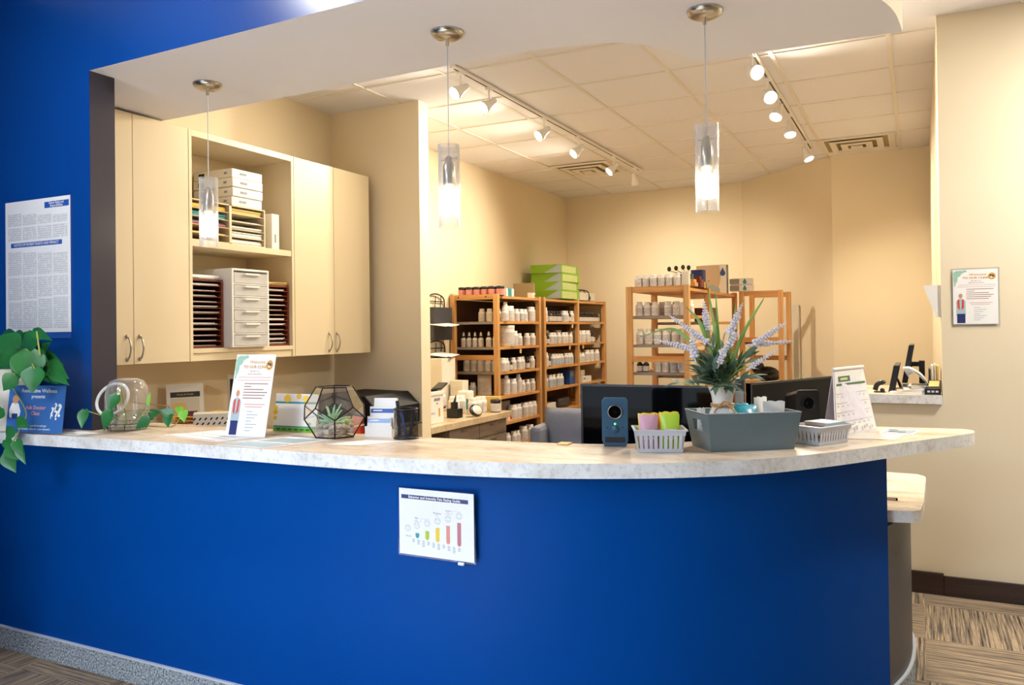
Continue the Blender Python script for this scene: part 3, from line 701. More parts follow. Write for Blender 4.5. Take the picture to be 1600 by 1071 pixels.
for (bay, sh), (fr, rr, s) in rows.items():
    nm = bays[bay][1]; y0 = bays[bay][0]+(.15 if bay == 0 and sh < 5 else .01); g = f'bottles on the {SHN[sh]}, {nm} bay'
    row(fr, (xf, y0), 'y', ZSH[sh], f'front row, {SHN[sh]}, {nm} bay of wall shelving', g, s=s, end=bays[bay][2])
    if rr: row(rr, (xr-.01, y0+.02), 'y', ZSH[sh], f'rear row, {SHN[sh]}, {nm} bay of wall shelving', g, s=s, end=bays[bay][2])
# seen through the end frame of the first bay
row('pppp', (-3.58, 6.42), 'x', ZSH[1], 'row at the end frame, first shelf of wall shelving', 'bottles by the end frame', gap=.012)
row('dddd', (-3.755, 6.40), 'x', ZSH[2], 'row at the end frame, second shelf of wall shelving', 'bottles by the end frame', s=1.25, gap=.01)
row('dd', (-3.50, 6.40), 'x', ZSH[2], 'pair at the end frame, second shelf of wall shelving', 'bottles by the end frame', s=1.3, gap=.016)
row('pppppp', (-3.73, 6.40), 'x', ZSH[3], 'row at the end frame, third shelf of wall shelving', 'bottles by the end frame', gap=.004, s=1.05)
row('u', (-3.60, 6.43), 'x', ZSH[4], 'row at the end frame, fourth shelf of wall shelving', 'bottles by the end frame', s=.97)
row('pp', (-3.765, 6.40), 'x', ZSH[4], 'dim pair at the end frame, fourth shelf of wall shelving', 'bottles by the end frame', gap=.02)
# top board of the wall shelving
row('jjjjjj', (-3.74, 6.345), 'x', ZSH[0], 'the row on top of wall shelving', 'salmon jars on the wall shelving', gap=.003, s=.93)
row('k', (-3.355, 6.392), 'y', ZSH[0], 'line after the salmon jars on top of the wall shelving', None, s=.9)
def carton(name, label, cat, loc, size, rz=0, mats=('offwh',), marks=(), group=None, bevel=.0015):
    """a box with printed panels: marks are (side, u0, u1, v0, v1, material) in fractions of a face; side f = -y, r = +x, t = top"""
    t = thing(name, label, cat, loc, rz, group); w, d, h = size
    MB().box(-w/2, w/2, -d/2, d/2, 0, h).build('carton', mats[0], t, bevel=bevel)
    if marks:
        b = MB(); ms = []
        for sd, u0, u1, v0, v1, mt in marks:
            if mt not in ms: ms.append(mt)
            i = ms.index(mt); e = .0005
            if sd == 'f': b.box(-w/2+u0*w, -w/2+u1*w, -d/2-e, -d/2, v0*h, v1*h, i)
            elif sd == 'r': b.box(w/2, w/2+e, -d/2+u0*d, -d/2+u1*d, v0*h, v1*h, i)
            else: b.box(-w/2+u0*w, -w/2+u1*w, -d/2+v0*d, -d/2+v1*d, h, h+e, i)
        b.build('printed_marking', ms, t)
    return t
carton('small_box', 'small white box with a teal gradient panel on top of the wall shelving', 'box', (-3.38, 6.61, ZSH[0]+.0005), (.06, .16, .075), 0, ('wh',), (('r', .22, .7, 0, 1, 'teal'),))
carton('cardboard_folder', 'khaki upright cardboard folder behind the green boxes on the shelving', 'folder', (-3.60, 7.42, ZSH[0]+.0155), (.22, .05, .155), 0, ('khaki',))
carton('small_box', 'tiny white box with a red spot in front of the green boxes', 'box', (-3.36, 7.085, ZSH[0]+.0005), (.05, .07, .052), 0, ('wh',), (('r', .65, .95, .25, .6, 'red'),))
for k in range(4):
    lb = ('bottom', 'second from bottom', 'third from bottom', 'topmost')[k]
    t = thing('shoe_box', f'lime green and pale blue shoebox, {lb} of four on the shelving', 'box', (-3.505-.006*(k % 2), 7.99+.008*(k % 3), ZSH[0]+.0155+.0905*k), .03*(k % 2), 'green boxes on the shelving')
    w, d, h = .35, .50, .09
    MB().box(-w/2, w/2, -d/2, d/2, 0, h).build('carton', 'lgreen', t, bevel=.0015)
    b = MB().add([(-.02, -d/2-.0006, .002), (w/2, -d/2-.0006, .002), (w/2, -d/2-.0006, h-.002), (w/2-.03, -d/2-.0006, h-.002)], [(0, 1, 2, 3)], 0)
    b.box(w/2, w/2+.0006, -d/2+.002, d/2-.002, .003, h-.003, 1).box(w/2+.0006, w/2+.0009, -d/2+.03, d/2-.06, .008, h-.012, 2)
    b.build('printed_marking', ['sky', 'lgreen', 'pgreen'], t)
t = thing('white_box', 'white carton tied with a black cord beside the green boxes', 'box', (-3.41, 8.45, ZSH[0]+.0155))
MB().box(-.09, .07, -.16, .30, 0, .085).build('carton', 'offwh', t, bevel=.002)
b = MB().tube(smooth_path([(.072, .1, .0), (.074, .11, .06), (.06, .08, .105), (0, -.02, .12), (-.02, -.1, .105)], 5), .006).tube(smooth_path([(.074, .11, .05), (.076, .14, .03), (.074, .12, .01)], 4), .006).tube([(.03, -.13, .088), (.02, .05, .118), (.0, .2, .09)], .005)
b.build('cord', 'blk', t)
# fourth and fifth shelves: boxes
carton('small_box', 'deep blue book-sized box standing at the end of the fourth shelf', 'box', (-3.40, 8.04, ZSH[4]+.0005), (.12, .13, .15), 0, ('royal',), (('r', .1, .9, .55, .9, 'slate'),))
carton('small_box', 'blue and white carton lying on the fourth shelf, corner bay', 'box', (-3.46, 8.36, ZSH[4]+.0005), (.16, .28, .13), 0, ('wh',), (('r', .05, .55, 0, 1, 'royal'),))
carton('small_box', 'white carton with small print in front of the blue and white carton', 'box', (-3.335, 8.40, ZSH[4]+.0005), (.05, .26, .065), 0, ('wh',), (('r', .1, .3, .55, .75, 'royal'),))
carton('grey_box', 'grey cardboard box at the back of the fifth shelf, worktop bay', 'box', (-3.48, 6.60, ZSH[5]+.0005), (.12, .24, .17), 0, ('greyedge',))
carton('small_box', 'small white box with a red leaf print on the fifth shelf', 'box', (-3.36, 6.55, ZSH[5]+.0005), (.05, .08, .085), 0, ('wh',), (('r', .45, .95, .1, .6, 'red'),))
for k in range(2): carton('paper_bundle', f'white paper bundle on the fifth shelf of the middle bay, {("lower", "upper")[k]} of two', 'paper', (-3.43, 7.46, ZSH[5]+.0005+.042*k), (.2, .24, .04), .05*k, ('wh',), (), 'paper bundles')
carton('plastic_bag', 'dark folded bag on the fifth shelf of the middle bay', 'bag', (-3.45, 7.85, ZSH[5]+.0005), (.2, .34, .11), 0, ('dgrey',), (), None, .03)
for i, (y, z, nm) in enumerate(((6.72, 2, 'second shelf, worktop bay'), (7.98, 1, 'highest shelf, middle bay'), (7.9, 2, 'second shelf, middle bay'), (8.28, 2, 'second shelf, corner bay'), (8.72, 3, 'third shelf, corner bay'))):
    o = MB().at((LX1-.003, y, ZSH[z]-.03), 0, random.uniform(-.25, -.05)).box(0, .001, -.018, .018, -.036, .004).build('price_tag', 'manila')
    tag(o, f'pale yellow tag hanging from the edge of the {nm}', 'tag', 'shelf tags')
# --- shelf unit in the middle
row('wwwwww', (MX0+.05, 6.075), 'x', MZ[0]+.0165, 'the row on top of the freestanding shelf unit', 'bottles on top of the freestanding unit', gap=.001, s=.66)
for i, (z, fr, rr, sc_) in enumerate(((MZ[1], 'ppp-pp-p', '-a-p-p', .92), (MZ[2], 'pppppp-', '-pp-pp', 1.02), (MZ[3], 'aa-pp', '', .86))):
    nm = ('first', 'second', 'third')[i]
    row(fr, (MX0+.048, 6.095), 'x', z, f'front row, {nm} shelf of the freestanding unit', f'bottles on the {nm} shelf of the freestanding unit', s=sc_, gap=.003)
    if rr: row(rr, (MX0+.06, 6.20), 'x', z, f'rear row, {nm} shelf of the freestanding unit', f'bottles on the {nm} shelf of the freestanding unit', s=sc_, gap=.004)
carton('small_box', 'white carton at the end of the highest shelf of the freestanding unit', 'box', (MX1-.072, 6.13, MZ[1]+.0005), (.05, .09, .10), 0, ('wh',))
row('bb', (MX1-.185, 6.10), 'x', MZ[3], 'the blue-labelled pair, third shelf of the freestanding unit', 'bottles on the third shelf of the freestanding unit', s=.95)
carton('small_box', 'white carton at the end of the top row on the freestanding unit', 'box', (MX1-.042, 6.085, MZ[0]+.017), (.055, .05, .108), 0, ('offwh',))
o = MB().box(-.06, .06, -.05, .05, 0, .03).box(-.05, .05, -.04, .04, .03, .055, 0).build('wooden_box', 'pine', loc=(MX1-.06, 6.24, 1.7025)); tag(o, 'small reddish wooden stand under the dark windmill sticks', 'stand')
t = thing('windmill_decoration', 'dark blue-black paper windmill decoration on sticks in a teal box', 'decoration', (MX1-.075, 6.24, 1.758))
MB().box(-.045, .045, -.03, .03, 0, .042).build('teal_box', 'navy', t)
b = MB()
for x, z in ((-.14, .075), (-.085, .08), (-.03, .085), (.015, .08)): b.tube([(x*.25, 0, .04), (x, 0, z)], .0025, 6); b.at((0, 0, 0)).ball((x, 0, z+.012), .018, 8, 6, 0, (.9, .5, 1.1))
b.build('sail', 'blk', t)
o = MB().prism([(-.05, -.04), (.06, -.04), (.07, .04), (-.04, .05)], 0, .06).prism([(-.03, -.03), (.05, -.03), (.05, .03), (-.02, .035)], .06, .085).build('leather_pouch', 'cherry', loc=(MX1-.06, 6.42, 1.7035), bevel=.012); tag(o, 'brown leather pouch on the freestanding shelf unit before the blue bag', 'pouch')
o = MB().prism([(-.05, -.05), (.055, -.05), (.06, .06), (-.04, .06)], 0, .15).build('blue_bag', 'navyink', loc=(MX1-.085, 6.62, 1.7035), bevel=.025); tag(o, 'dark blue zipped bag on top of the freestanding shelf unit', 'bag')
carton('small_box', 'tiny tan box with a dark side at the edge of the freestanding unit', 'box', (MX1-.04, 6.62, 1.7035), (.045, .05, .05), 0, ('manila',), (('r', .4, 1, 0, 1, 'blk'),))
# large printed carton with a water-drop mark
def drop(b, x, z, s, m, y=-.0012): b.add([(x+s*.5*math.sin(a), y, z-s*.2-s*.5*math.cos(a)) for a in [-2.3+4.6*i/14 for i in range(15)]]+[(x, y, z+s*.85)], [tuple(range(16))], m)
t = thing('heating_pad_box', 'large pale carton printed with bare skin and a blue water drop on the freestanding unit', 'box', (-1.71, 7.48, 1.6865), -.1)
w, d, h = .285, .06, .27
MB().box(-w/2, w/2, 0, d, 0, h, 0).box(w/2, w/2+.0005, .002, d-.002, .003, h-.003, 1).build('carton', ['wh', 'slate'], t, bevel=.002)
arc = [(w*(.22+.10*math.sin(PI*(i/10-.15))), h*(i/10)*.98+.002) for i in range(11)]
b = MB().add([(-w*.49, -.0006, .002)]+[(x, -.0006, z) for x, z in arc]+[(-w*.49, -.0006, h*.98)], [tuple(range(13))], 0)
b.add([(-w*.40, -.001, .004), (w*.30, -.001, .004), (w*.27, -.001, h*.2), (w*.05, -.001, h*.34), (-.2*w, -.001, h*.26), (-.38*w, -.001, h*.1)], [tuple(range(6))], 1)
disc(b, -.08*w, h*.46, .006, .004, 2, -.0012); drop(b, w*.38, h*.74, .05, 3)
b.build('printed_marking', ['belly', 'sky', 'blk', 'royal'], t)
for k in range(2):
    t = thing('remedy_box', f'small white box with a teal drop, {("lower", "upper")[k]} of two on the narrow pine frame', 'box', (-1.47, 7.70, 1.7165+.062*k), 0, 'drop boxes')
    MB().box(-.12, .08, 0, .12, 0, .058).build('carton', 'wh', t, bevel=.001)
    b = MB(); drop(b, .02, .029, .034, 0, -.0006); b.box(-.119, -.03, -.0006, 0, .004, .054, 1); b.build('printed_mark', ['teal', 'greyedge'], t)
row('o', (MX1-.09, 6.86), 'x', 1.43, 'the open rear bay of the freestanding unit, upper shelf', None, s=.8)
row('pp', (MX1-.16, 6.80), 'x', .98, 'the open rear bay of the freestanding unit, lower shelf', 'rear bay bottles')
carton('brown_box', 'dark wooden box in the rear bay of the freestanding unit', 'box', (MX1-.12, 7.02, 1.4305), (.16, .12, .12), 0, ('cherry',))
# dark bag and folded cloth on the narrow frame
o = MB().at((-1.30, 7.92, .8625)).ball((0, 0, .073), .09, 12, 8, 0, (1.3, 1.2, .8)).ball((.05, -.05, .05), .07, 10, 7, 0, (1.2, 1.2, .7)).ball((-.08, 0, .13), .06, 10, 7, 0, (1, 1, 1.1)).build('black_bag', 'blk'); tag(o, 'slumped black bag on the narrow pine frame behind the flowers', 'bag')
t = thing('partition_board', 'flat grey-beige board leaning on the angled wall beside the narrow pine frame', 'board', (-1.233, 8.558, 0), math.atan2(-.948, 1))
MB().box(0, .25, -.02, -.003, 0, 1.59).build('board', 'offwh', t)

# --- tan worktop beyond the divider wall, its drawers and clutter
t = thing('worktop_cabinet', 'grey-brown drawer cabinet with tan laminate worktop beyond the divider wall', 'cabinet')
WZ = .708
MB().box(-3.795, -3.045, 4.775, 6.02, WZ-.048, WZ).build('worktop', 'worktop', t, bevel=.003)
MB().box(-3.795, -3.10, 5.06, 5.99, .0, WZ-.049).build('carcass', 'drawer', t)
for ya, yb in ((5.07, 5.52), (5.525, 5.98)):
    for za, zb in ((.54, .652), (.28, .535), (.05, .275)):
        dr = MB().box(-3.099, -3.082, ya, yb, za, zb).build('drawer', 'drawer', t, bevel=.002)
        MB().box(-3.082, -3.07, (ya+yb)/2-.05, (ya+yb)/2+.05, zb-.03, zb-.02).build('pull', 'nickel', dr)
WZ += .0005
t = thing('white_machine', 'white boxy label machine standing on the tan worktop by the divider wall', 'machine', (-3.19, 4.98, WZ))
h = .235
MB().box(-.2, .055, -.16, .10, 0, h).box(-.205, .06, -.165, .105, h-.03, h).build('housing', 'wh', t, bevel=.004)
b = MB().box(.0552, .0562, -.03, .05, h-.07, h-.05, 0).box(.0552, .0562, .0, .022, .14, .15, 1).box(.0552, .0562, .03, .05, .05, .11, 2).box(.0552, .0562, -.12, -.02, .07, .085, 3).box(.0552, .0562, -.13, -.125, .10, .18, 1)
b.build('front_marking', ['greyedge', 'greyink', 'gold', 'lgrey'], t)
o = MB().at((-3.22, 5.0, WZ+h+.0005)).box(-.1, .05, -.12, .06, 0, .012).at((-3.18, 5.08, WZ+h+.012), 0, .4).box(-.04, .04, -.02, .08, 0, .012).build('stapler', 'blk', bevel=.003); tag(o, 'black stapler lying on the white machine', 'stapler')
t = thing('oval_brush', 'black oval brush with a pale face leaning on the tan worktop', 'brush', (-3.11, 5.52, WZ+.046), .1)
b = MB().at((0, 0, 0), 0, 0, 1.1); b.lathe([(.0, -.012), (.045, -.012), (.052, 0), (.045, .012), (.0, .012)], 20)
for i in range(len(b.v)): b.v[i].y *= 2.1
b.build('body', 'blk', t); b = MB().at((0, 0, 0), 0, 0, 1.1); b.lathe([(.040, .0125), (.038, .016), (0, .018)], 20)
for i in range(len(b.v)): b.v[i].y *= 2.0
b.build('face', 'offwh', t)
t = thing('tape_dispenser', 'black tape dispenser with a thin spout beside the oval brush', 'dispenser', (-3.22, 5.38, WZ))
MB().prism([(-.05, -.04), (.05, -.04), (.05, .04), (-.05, .04)], 0, .07).prism([(-.02, -.03), (.02, -.03), (.02, .02), (-.02, .02)], .07, .12).tube([(0, 0, .12), (.0, .02, .17)], .012, 8, 0, .004).build('body', 'blk', t, bevel=.006)
o = MB().lathe([(.03, 0), (.035, .06), (.08, .075), (.085, .09), (0, .09)], 18).build('wooden_tray', 'cherry', loc=(-3.36, 5.33, WZ)); tag(o, 'round reddish wooden tray of bottles on the tan worktop', 'tray')
row('pp', (-3.42, 5.33), 'x', WZ+.0905, 'the pair on the wooden tray, tan worktop', 'tray bottles')
row('ppp', (-3.22, 5.62), 'y', WZ, 'the line behind the oval brush on the tan worktop', 'worktop bottles', s=1.1)
row('ww', (-3.36, 5.56), 'y', WZ, 'the pair at the back of the tan worktop', 'worktop bottles')
row('k', (-3.12, 5.82), 'y', WZ, 'line at the end of the tan worktop', None, s=1.1)
carton('tan_box', 'open tan box at the end of the tan worktop behind the dark jar', 'box', (-3.23, 5.945, WZ), (.22, .05, .12), 0, ('manila',))
carton('white_packet', 'tall cream carton standing on the tan worktop before the shelf frame', 'box', (-3.50, 5.93, WZ), (.12, .10, .25), 0, ('offwh',))
carton('small_tub', 'white tub with a teal label band on the tan worktop', 'tub', (-3.40, 5.86, WZ), (.11, .10, .17), 0, ('wh',), (('f', 0, 1, .1, .62, 'teal'),), None, .012)
t = thing('tall_white_cabinet', 'tall cream metal box against the yellow wall under the wall files', 'box', (-3.66, 5.90, WZ)); MB().box(-.09, .08, -.12, .10, 0, .44).build('housing', 'offwh', t, bevel=.004)
o = MB().tube([(-3.70, 5.70, WZ), (-3.70, 5.70, 1.03)], .006).lathe([(.04, 0), (.04, .006), (0, .006)], 14, c=(-3.70, 5.70, WZ)).build('wire_stand', 'blk'); tag(o, 'thin black wire rod standing on the tan worktop under the wall files', 'stand')
for k, z in enumerate((1.47, 1.32, 1.06)):
    t = thing('wall_file', f'{("topmost", "middle", "lowest")[k]} black wire wall file on the yellow wall beside the divider', 'wall file', (-3.798, 6.01, z), 0, 'wall files')
    MB().prism([(.0, -.19), (.10, -.16), (.10, .14), (.0, .17)], -.02, .115, 0).build('pocket', 'dgrey', t)
    b = MB().tube(smooth_path([(.004, -.19, .11), (.02, -.15, .20), (.02, 0, .235), (.02, .13, .20), (.004, .17, .11)], 5), .006)
    for y in (-.1, 0, .09): b.tube([(.012, y, .115), (.02, y, .215)], .004)
    b.tube([(.012, -.16, .17), (.018, .15, .17)], .004).build('wire_back', 'blk', t)
    if k:
        o = MB().at((-3.70, 5.98, z+.1155), .2, .06, .12).box(-.09, .09, -.14, .10, 0, .004).box(-.07, .13, -.12, .09, .004, .009).build('paper_sheet', 'paper'); tag(o, f'white sheets sagging out of the {("", "middle", "lowest")[k]} black wall file', 'paper')

# ================================================================== ON THE COUNTER
CZ = .9905
def flyer_art(par, w, h):
    """welcome flyer: leaf corner, gold headline and emblem, rows of text, man with a flower garland"""
    b = MB(); rect(b, 0, w, 0, h, 0, -.0003)
    for i, (x, z, r, q) in enumerate(((.10, .925, .09, .06), (.17, .955, .08, .03), (.06, .84, .05, .09), (.26, .97, .06, .02), (.045, .75, .018, .06))): disc(b, x*w, z*h, r*w, q*h, 1, -.0006-.0001*i)
    text(b, 'Welcome', .075*w*1.3, .56*w, .905*h, 2, bold=.01)
    text(b, 'TO OUR CLINIC', .085*w, .53*w, .845*h, 2, bold=.03)
    disc(b, .87*w, .87*h, .085*w, .06*h, 2); disc(b, .845*w, .885*h, .025*w, .014*h, 7, -.001); disc(b, .895*w, .875*h, .02*w, .02*h, 7, -.001); disc(b, .86*w, .85*h, .03*w, .01*h, 0, -.001)
    text(b, 'BETTER YOU', .04*w, .52*w, .792*h, 3); text(b, 'HEALTH PROGRAM', .04*w, .52*w, .757*h, 3)
    for z, x0, x1, m in ((.715, .12, .95, 4), (.68, .1, .94, 4)): rect(b, x0*w, x1*w, z*h, (z+.006)*h, m)
    for i in range(6): rect(b, .30*w, (.90-.05*(i % 3) if i != 1 else .48)*w, (.635-.035*i)*h, (.645-.035*i)*h, 3)
    for z, x0, x1 in ((.385, .36, .88), (.355, .4, .82)): rect(b, x0*w, x1*w, z*h, (z+.009)*h, 4)
    for i in range(7): rect(b, .46*w, (.60+.07*((i*5) % 3))*w, (.30-.038*i)*h, (.306-.038*i)*h, 5)
    # garlanded man in a blue shirt
    disc(b, .17*w, .52*h, .045*w, .042*h, 6); rect(b, .07*w, .28*w, .16*h, .42*h, 8); disc(b, .175*w, .42*h, .095*w, .05*h, 8, -.0008)
    for s in (-1, 1):
        b.add([((.17+s*.03)*w, -.001, .455*h), ((.17+s*.075)*w, -.001, .44*h), ((.17+s*.07)*w, -.001, .30*h), ((.17+s*.02)*w, -.001, .26*h)][::s], [(0, 1, 2, 3)], 9)
    rect(b, .085*w, .27*w, .02*h, .19*h, 7, -.001)
    b.build('printed_page', ['paper', 'mint', 'gold', 'brownink', 'pinkink', 'greyink', 'skin', 'navyink', 'sky', 'red'], par)
# upright flyer in a leaning acrylic stand
t = thing('flyer_stand', 'tall acrylic stand with welcome flyer standing on the countertop', 'sign', (-2.375, 2.262, CZ), .12)
w, h = .182, .318; p = thing('panel', '', '', (0, 0, 0)); p.parent = t; p.rotation_euler.x = -.24
for k in ('label', 'category'): del p[k]
p.name = 'leaning_panel'
MB().box(-.001, w+.001, .0006, .003, 0, h).build('acrylic_back', 'acryl', p)
flyer_art(p, w, h)
MB().box(0, w, -.04, .09, 0, .003).build('foot', 'acryl', t)
# wall copy of the same flyer
t = thing('wall_notice', 'framed welcome flyer on the beige wall beside the alcove', 'sign', (.150, 4.679, 1.378))
w, h = .205, .283
MB().box(-.004, w+.004, -.004, 0, -.012, h+.004).build('holder', 'acryl', t)
for o in list(COL.objects):
    if o.name.startswith('printed_page') and o.parent and o.parent.name.startswith('leaning_panel'):
        c = o.copy(); COL.objects.link(c); c.parent = t; c.location = (.004, -.0055, .004); c.scale = ((w-.008)/.182, 1, (h-.008)/.318)
# pain scale notice on the desk front
t = thing('pain_scale_notice', 'white pain rating notice with coloured bars in a holder on the blue desk front', 'sign', (-1.524, YF-.001, .660), 0)
w, h = .279, .213; b = MB(); 
rect(b, 0, w, 0, h, 0, -.0036)
y = -.0042; rect(b, .02*w*1.6, .93*w, .845*h, .905*h, 1, y); text(b, 'Behavior and Intensity Pain Rating Guide', .0118, .48*w, .875*h, 0, y-.0005, bold=.02)
for k, (x, top, m) in enumerate(((.25, .335, 2), (.385, .385, 3), (.525, .45, 4), (.665, .50, 5), (.81, .56, 6))):
    bw = .025; z0 = .30-.012*k
    rect(b, (x-bw)*w, (x+bw)*w, z0*h, top*h, m, y); disc(b, x*w, z0*h, bw*w, .04*h, m, y-.0003)
for k, (x, z) in enumerate(((.12, .40), (.245, .45), (.385, .50), (.525, .55), (.665, .60), (.81, .66))):
    b.ring((x*w, y, z*h), .036*w, .0005, 18, 4, 7, Matrix.Rotation(PI/2, 4, 'X'))
    for s in (-1, 1): disc(b, (x+s*.014)*w, (z+.018)*h, .0016, .0016, 7, y, 8)
    for i in range(5): rect(b, (x-.016+.0075*i)*w, (x-.010+.0075*i)*w, (z-.022+(abs(i-2)*.004)*(1 if k < 3 else -1))*h, (z-.017+(abs(i-2)*.004)*(1 if k < 3 else -1))*h, 7, y)
for x, z, s in ((.24, .56, 'Mild'), (.52, .665, 'Moderate'), (.67, .72, 'Severe')):
    text(b, s, .0075, x*w, z*h, 8, y); text(b, 'pain', .006, x*w, (z-.03)*h, 7, y)
for x, z in ((.2, .51), (.62, .67)):
    rect(b, x*w, (x+.1)*w, z*h, z*h+.0006, 7, y); rect(b, (x+.1)*w, (x+.102)*w, z*h, (z+.05)*h, 7, y); rect(b, (x+.1)*w, (x+.21)*w, (z+.05)*h, (z+.05)*h+.0006, 7, y)
text(b, 'No pain', .0065, .13*w, .28*h, 8, y)
for k in range(10):
    x = .20+.068*k
    for i in range(3+k % 3): rect(b, (x-.02)*w, (x+.012+.006*(i % 2))*w, (.235-.02*i-.006*k)*h, (.243-.02*i-.006*k)*h, 7, y)
b.build('printed_page', ['paper', 'navyink', 'teal', 'moss', 'yellow', 'pinkl', 'rose', 'greyink', 'navyink'], t)
MB().box(-.006, w+.004, -.0032, 0, -.006, h+.004).build('holder', 'acryl', t)
MB().box(.8*w, .88*w, -.012, -.004, -.012, -.002).build('clip', 'wh', t, bevel=.003)
# poster on the blue wall
t = thing('wall_poster', 'tall white poster of small print with blue title bars on the blue wall', 'poster', (-3.617, YF-.001, 1.398)); w, h = .444, .575
b = MB().box(0, w, -.003, -.0012, 0, h, 0); y = -.0036
for k in range(4):
    for z0, z1 in ((.03, .23+.01*k), (.245+.01*k, .42), (.435, .615-.01*k), (.70, .80), (.81, .905-.012*k)):
        rect(b, (.045+.233*k)*w, (.262+.233*k)*w, z0*h, z1*h, 1, y)
rect(b, .62*w, .985*w, .925*h, .97*h, 2, y); text(b, 'Patient Rights and', .0135, .80*w, .958*h, 0, y-.0005, bold=.02); text(b, 'Responsibilities', .0135, .80*w, .938*h, 0, y-.0005, bold=.02)
rect(b, .09*w, .88*w, .648*h, .682*h, 2, y); text(b, 'NOTICE OF PATIENT RIGHTS AND PRIVACY', .0155, .485*w, .665*h, 0, y-.0005, bold=.02)
b.build('printed_sheet', ['paper', 'smallprint', 'royal'], t)
o = MB().box(0, .43, -.0012, -.0002, 0, .06).build('blue_poster', 'royal', loc=(-3.607, YF-.0005, 1.372)); tag(o, 'bright blue strip of a second poster showing below the white poster', 'poster')
# blue acrylic card
t = thing('event_sign', 'blue class announcement sign leaning on the white plant pot', 'sign', (-3.305, 1.996, CZ+.004), .17); t.rotation_euler.x = -.12; w, h = .288, .19
b = MB(); rect(b, 0, w, 0, h, 0, -.0028); y = -.0033
text(b, 'Restorative Wellness', .021, .54*w, .885*h, 1, y, bold=.015); text(b, 'presents', .02, .53*w, .765*h, 1, y, bold=.015)
text(b, 'Ask Doctor', .021, .50*w, .53*h, 2, y, bold=.02); text(b, 'Class', .021, .50*w, .41*h, 2, y, bold=.02)
text(b, 'Submit your questions and get', .0115, .47*w, .155*h, 1, y, bold=.01); text(b, 'our weekly video for your answers', .0115, .50*w, .085*h, 1, y, bold=.01)
for x, z, s in ((.85, .53, .05), (.92, .47, .07), (.80, .44, .05), (.87, .37, .05), (.78, .36, .03)): text(b, '?', s, x*w, z*h, 1, y, bold=.03)
disc(b, .13*w, .70*h, .016, .018, 4, y); b.add([(x*w, y, z*h) for x, z in ((.04, .33), (.03, .48), (.07, .62), (.13, .65), (.19, .61), (.235, .45), (.22, .33), (.18, .30), (.08, .30))], [tuple(range(9))], 1); rect(b, .085*w, .19*w, .29*h, .40*h, 3, y-.0004)
b.build('printed_face', ['bluedoc', 'wh', 'pinkl', 'navyink', 'skin'], t); MB().box(0, w, -.0026, 0, 0, h).build('acrylic_sheet', 'acryl', t)
# lemon card
t = thing('lemon_card', 'blank white notepad bordered with lemons leaning behind the glass terrarium', 'notepad', (-2.315, 2.455, CZ), .06); t.rotation_euler.x = -.16; w, h = .205, .15
b = MB().box(0, w, 0, .003, 0, h, 0); y = -.0005
rect(b, .0, w, .80*h, .97*h, 1, y); rect(b, 0, w, 0, .13*h, 2, y); rect(b, 0, w, .74*h, .79*h, 3, y-.0002); rect(b, 0, w, .12*h, .15*h, 3, y-.0002)
for x, z, r in ((.28, .87, .017), (.55, .93, .012), (.72, .87, .015), (.02, .62, .01), (.02, .5, .012), (.02, .35, .009)): disc(b, x*w, z*h, r, r*.9, 4, y-.0004)
disc(b, .85*w, .22*h, .007, .006, 2, y-.0004)
for k in range(6): disc(b, (.12+.14*k)*w, .06*h, .012, .004, 5, y-.0003, 10)
b.build('printed_page', ['paper', 'lav', 'leafy', 'teal', 'yellow', 'leaf'], t)
# pentagon terrarium
t = thing('terrarium', 'dark-edged glass dodecahedron terrarium with aloe and pebbles', 'terrarium', (-1.955, 2.395, CZ+.003), .62)
phi = (1+5**.5)/2; a = .083
V = [Vector(v) for v in itertools.product((-1, 1), repeat=3)]
for s, r in itertools.product((-1, 1), repeat=2): V += [Vector((0, s/phi, r*phi)), Vector((s/phi, r*phi, 0)), Vector((r*phi, 0, s/phi))]
V = [v*(a*phi/2) for v in V]
fn = Vector((1, 0, phi)).normalized(); Q = fn.rotation_difference(Vector((0, 0, 1))).to_matrix(); V = [Q @ v for v in V]
zmin = min(v.z for v in V); V = [v-Vector((0, 0, zmin)) for v in V]; zmax = max(v.z for v in V)
E_ = [(i, j) for i in range(20) for j in range(i) if abs((V[i]-V[j]).length-a) < 1e-3]
b = MB()
for i, j in E_: b.tube([V[i], V[j]], .0026, 6)
for v in V: b.ball(v, .0032, 6, 5)
low = min(V, key=lambda v: v.z+.001*v.x); t.rotation_euler.z = math.radians(-50.8)-math.atan2(low.y, low.x)
b.build('frame', 'bronze', t)
faces = []
for N_ in [Q @ Vector(n_).normalized() for n_ in [(s, 0, r*phi) for s in (-1, 1) for r in (-1, 1)]+[(r*phi, s, 0) for s in (-1, 1) for r in (-1, 1)]+[(0, r*phi, s) for s in (-1, 1) for r in (-1, 1)]]:
    c = Vector((0, 0, -zmin)); f = sorted(range(20), key=lambda i: -(V[i]-c).dot(N_))[:5]
    if N_.z > .99: continue
    cc = sum((V[i] for i in f), Vector())/5; u = (V[f[0]]-cc).normalized(); w_ = N_.cross(u)
    faces.append(sorted(f, key=lambda i: math.atan2((V[i]-cc).dot(w_), (V[i]-cc).dot(u))))
b = MB().add(V, faces); b.build('glass_pane', 'glass', t)
b = MB(); rr = random.Random(3)
for i in range(150):
    an, q = rr.uniform(0, 6.3), .066*rr.uniform(0, 1)**.6; k = rr.uniform(.007, .012); b.ball((q*math.cos(an), q*math.sin(an), .010+rr.uniform(.1, 1)*.035), k, 7, 5, 0, (1.3, 1, .7))
o = b.build('gravel', 'gravel', t); o['kind'] = 'stuff'
b = MB()
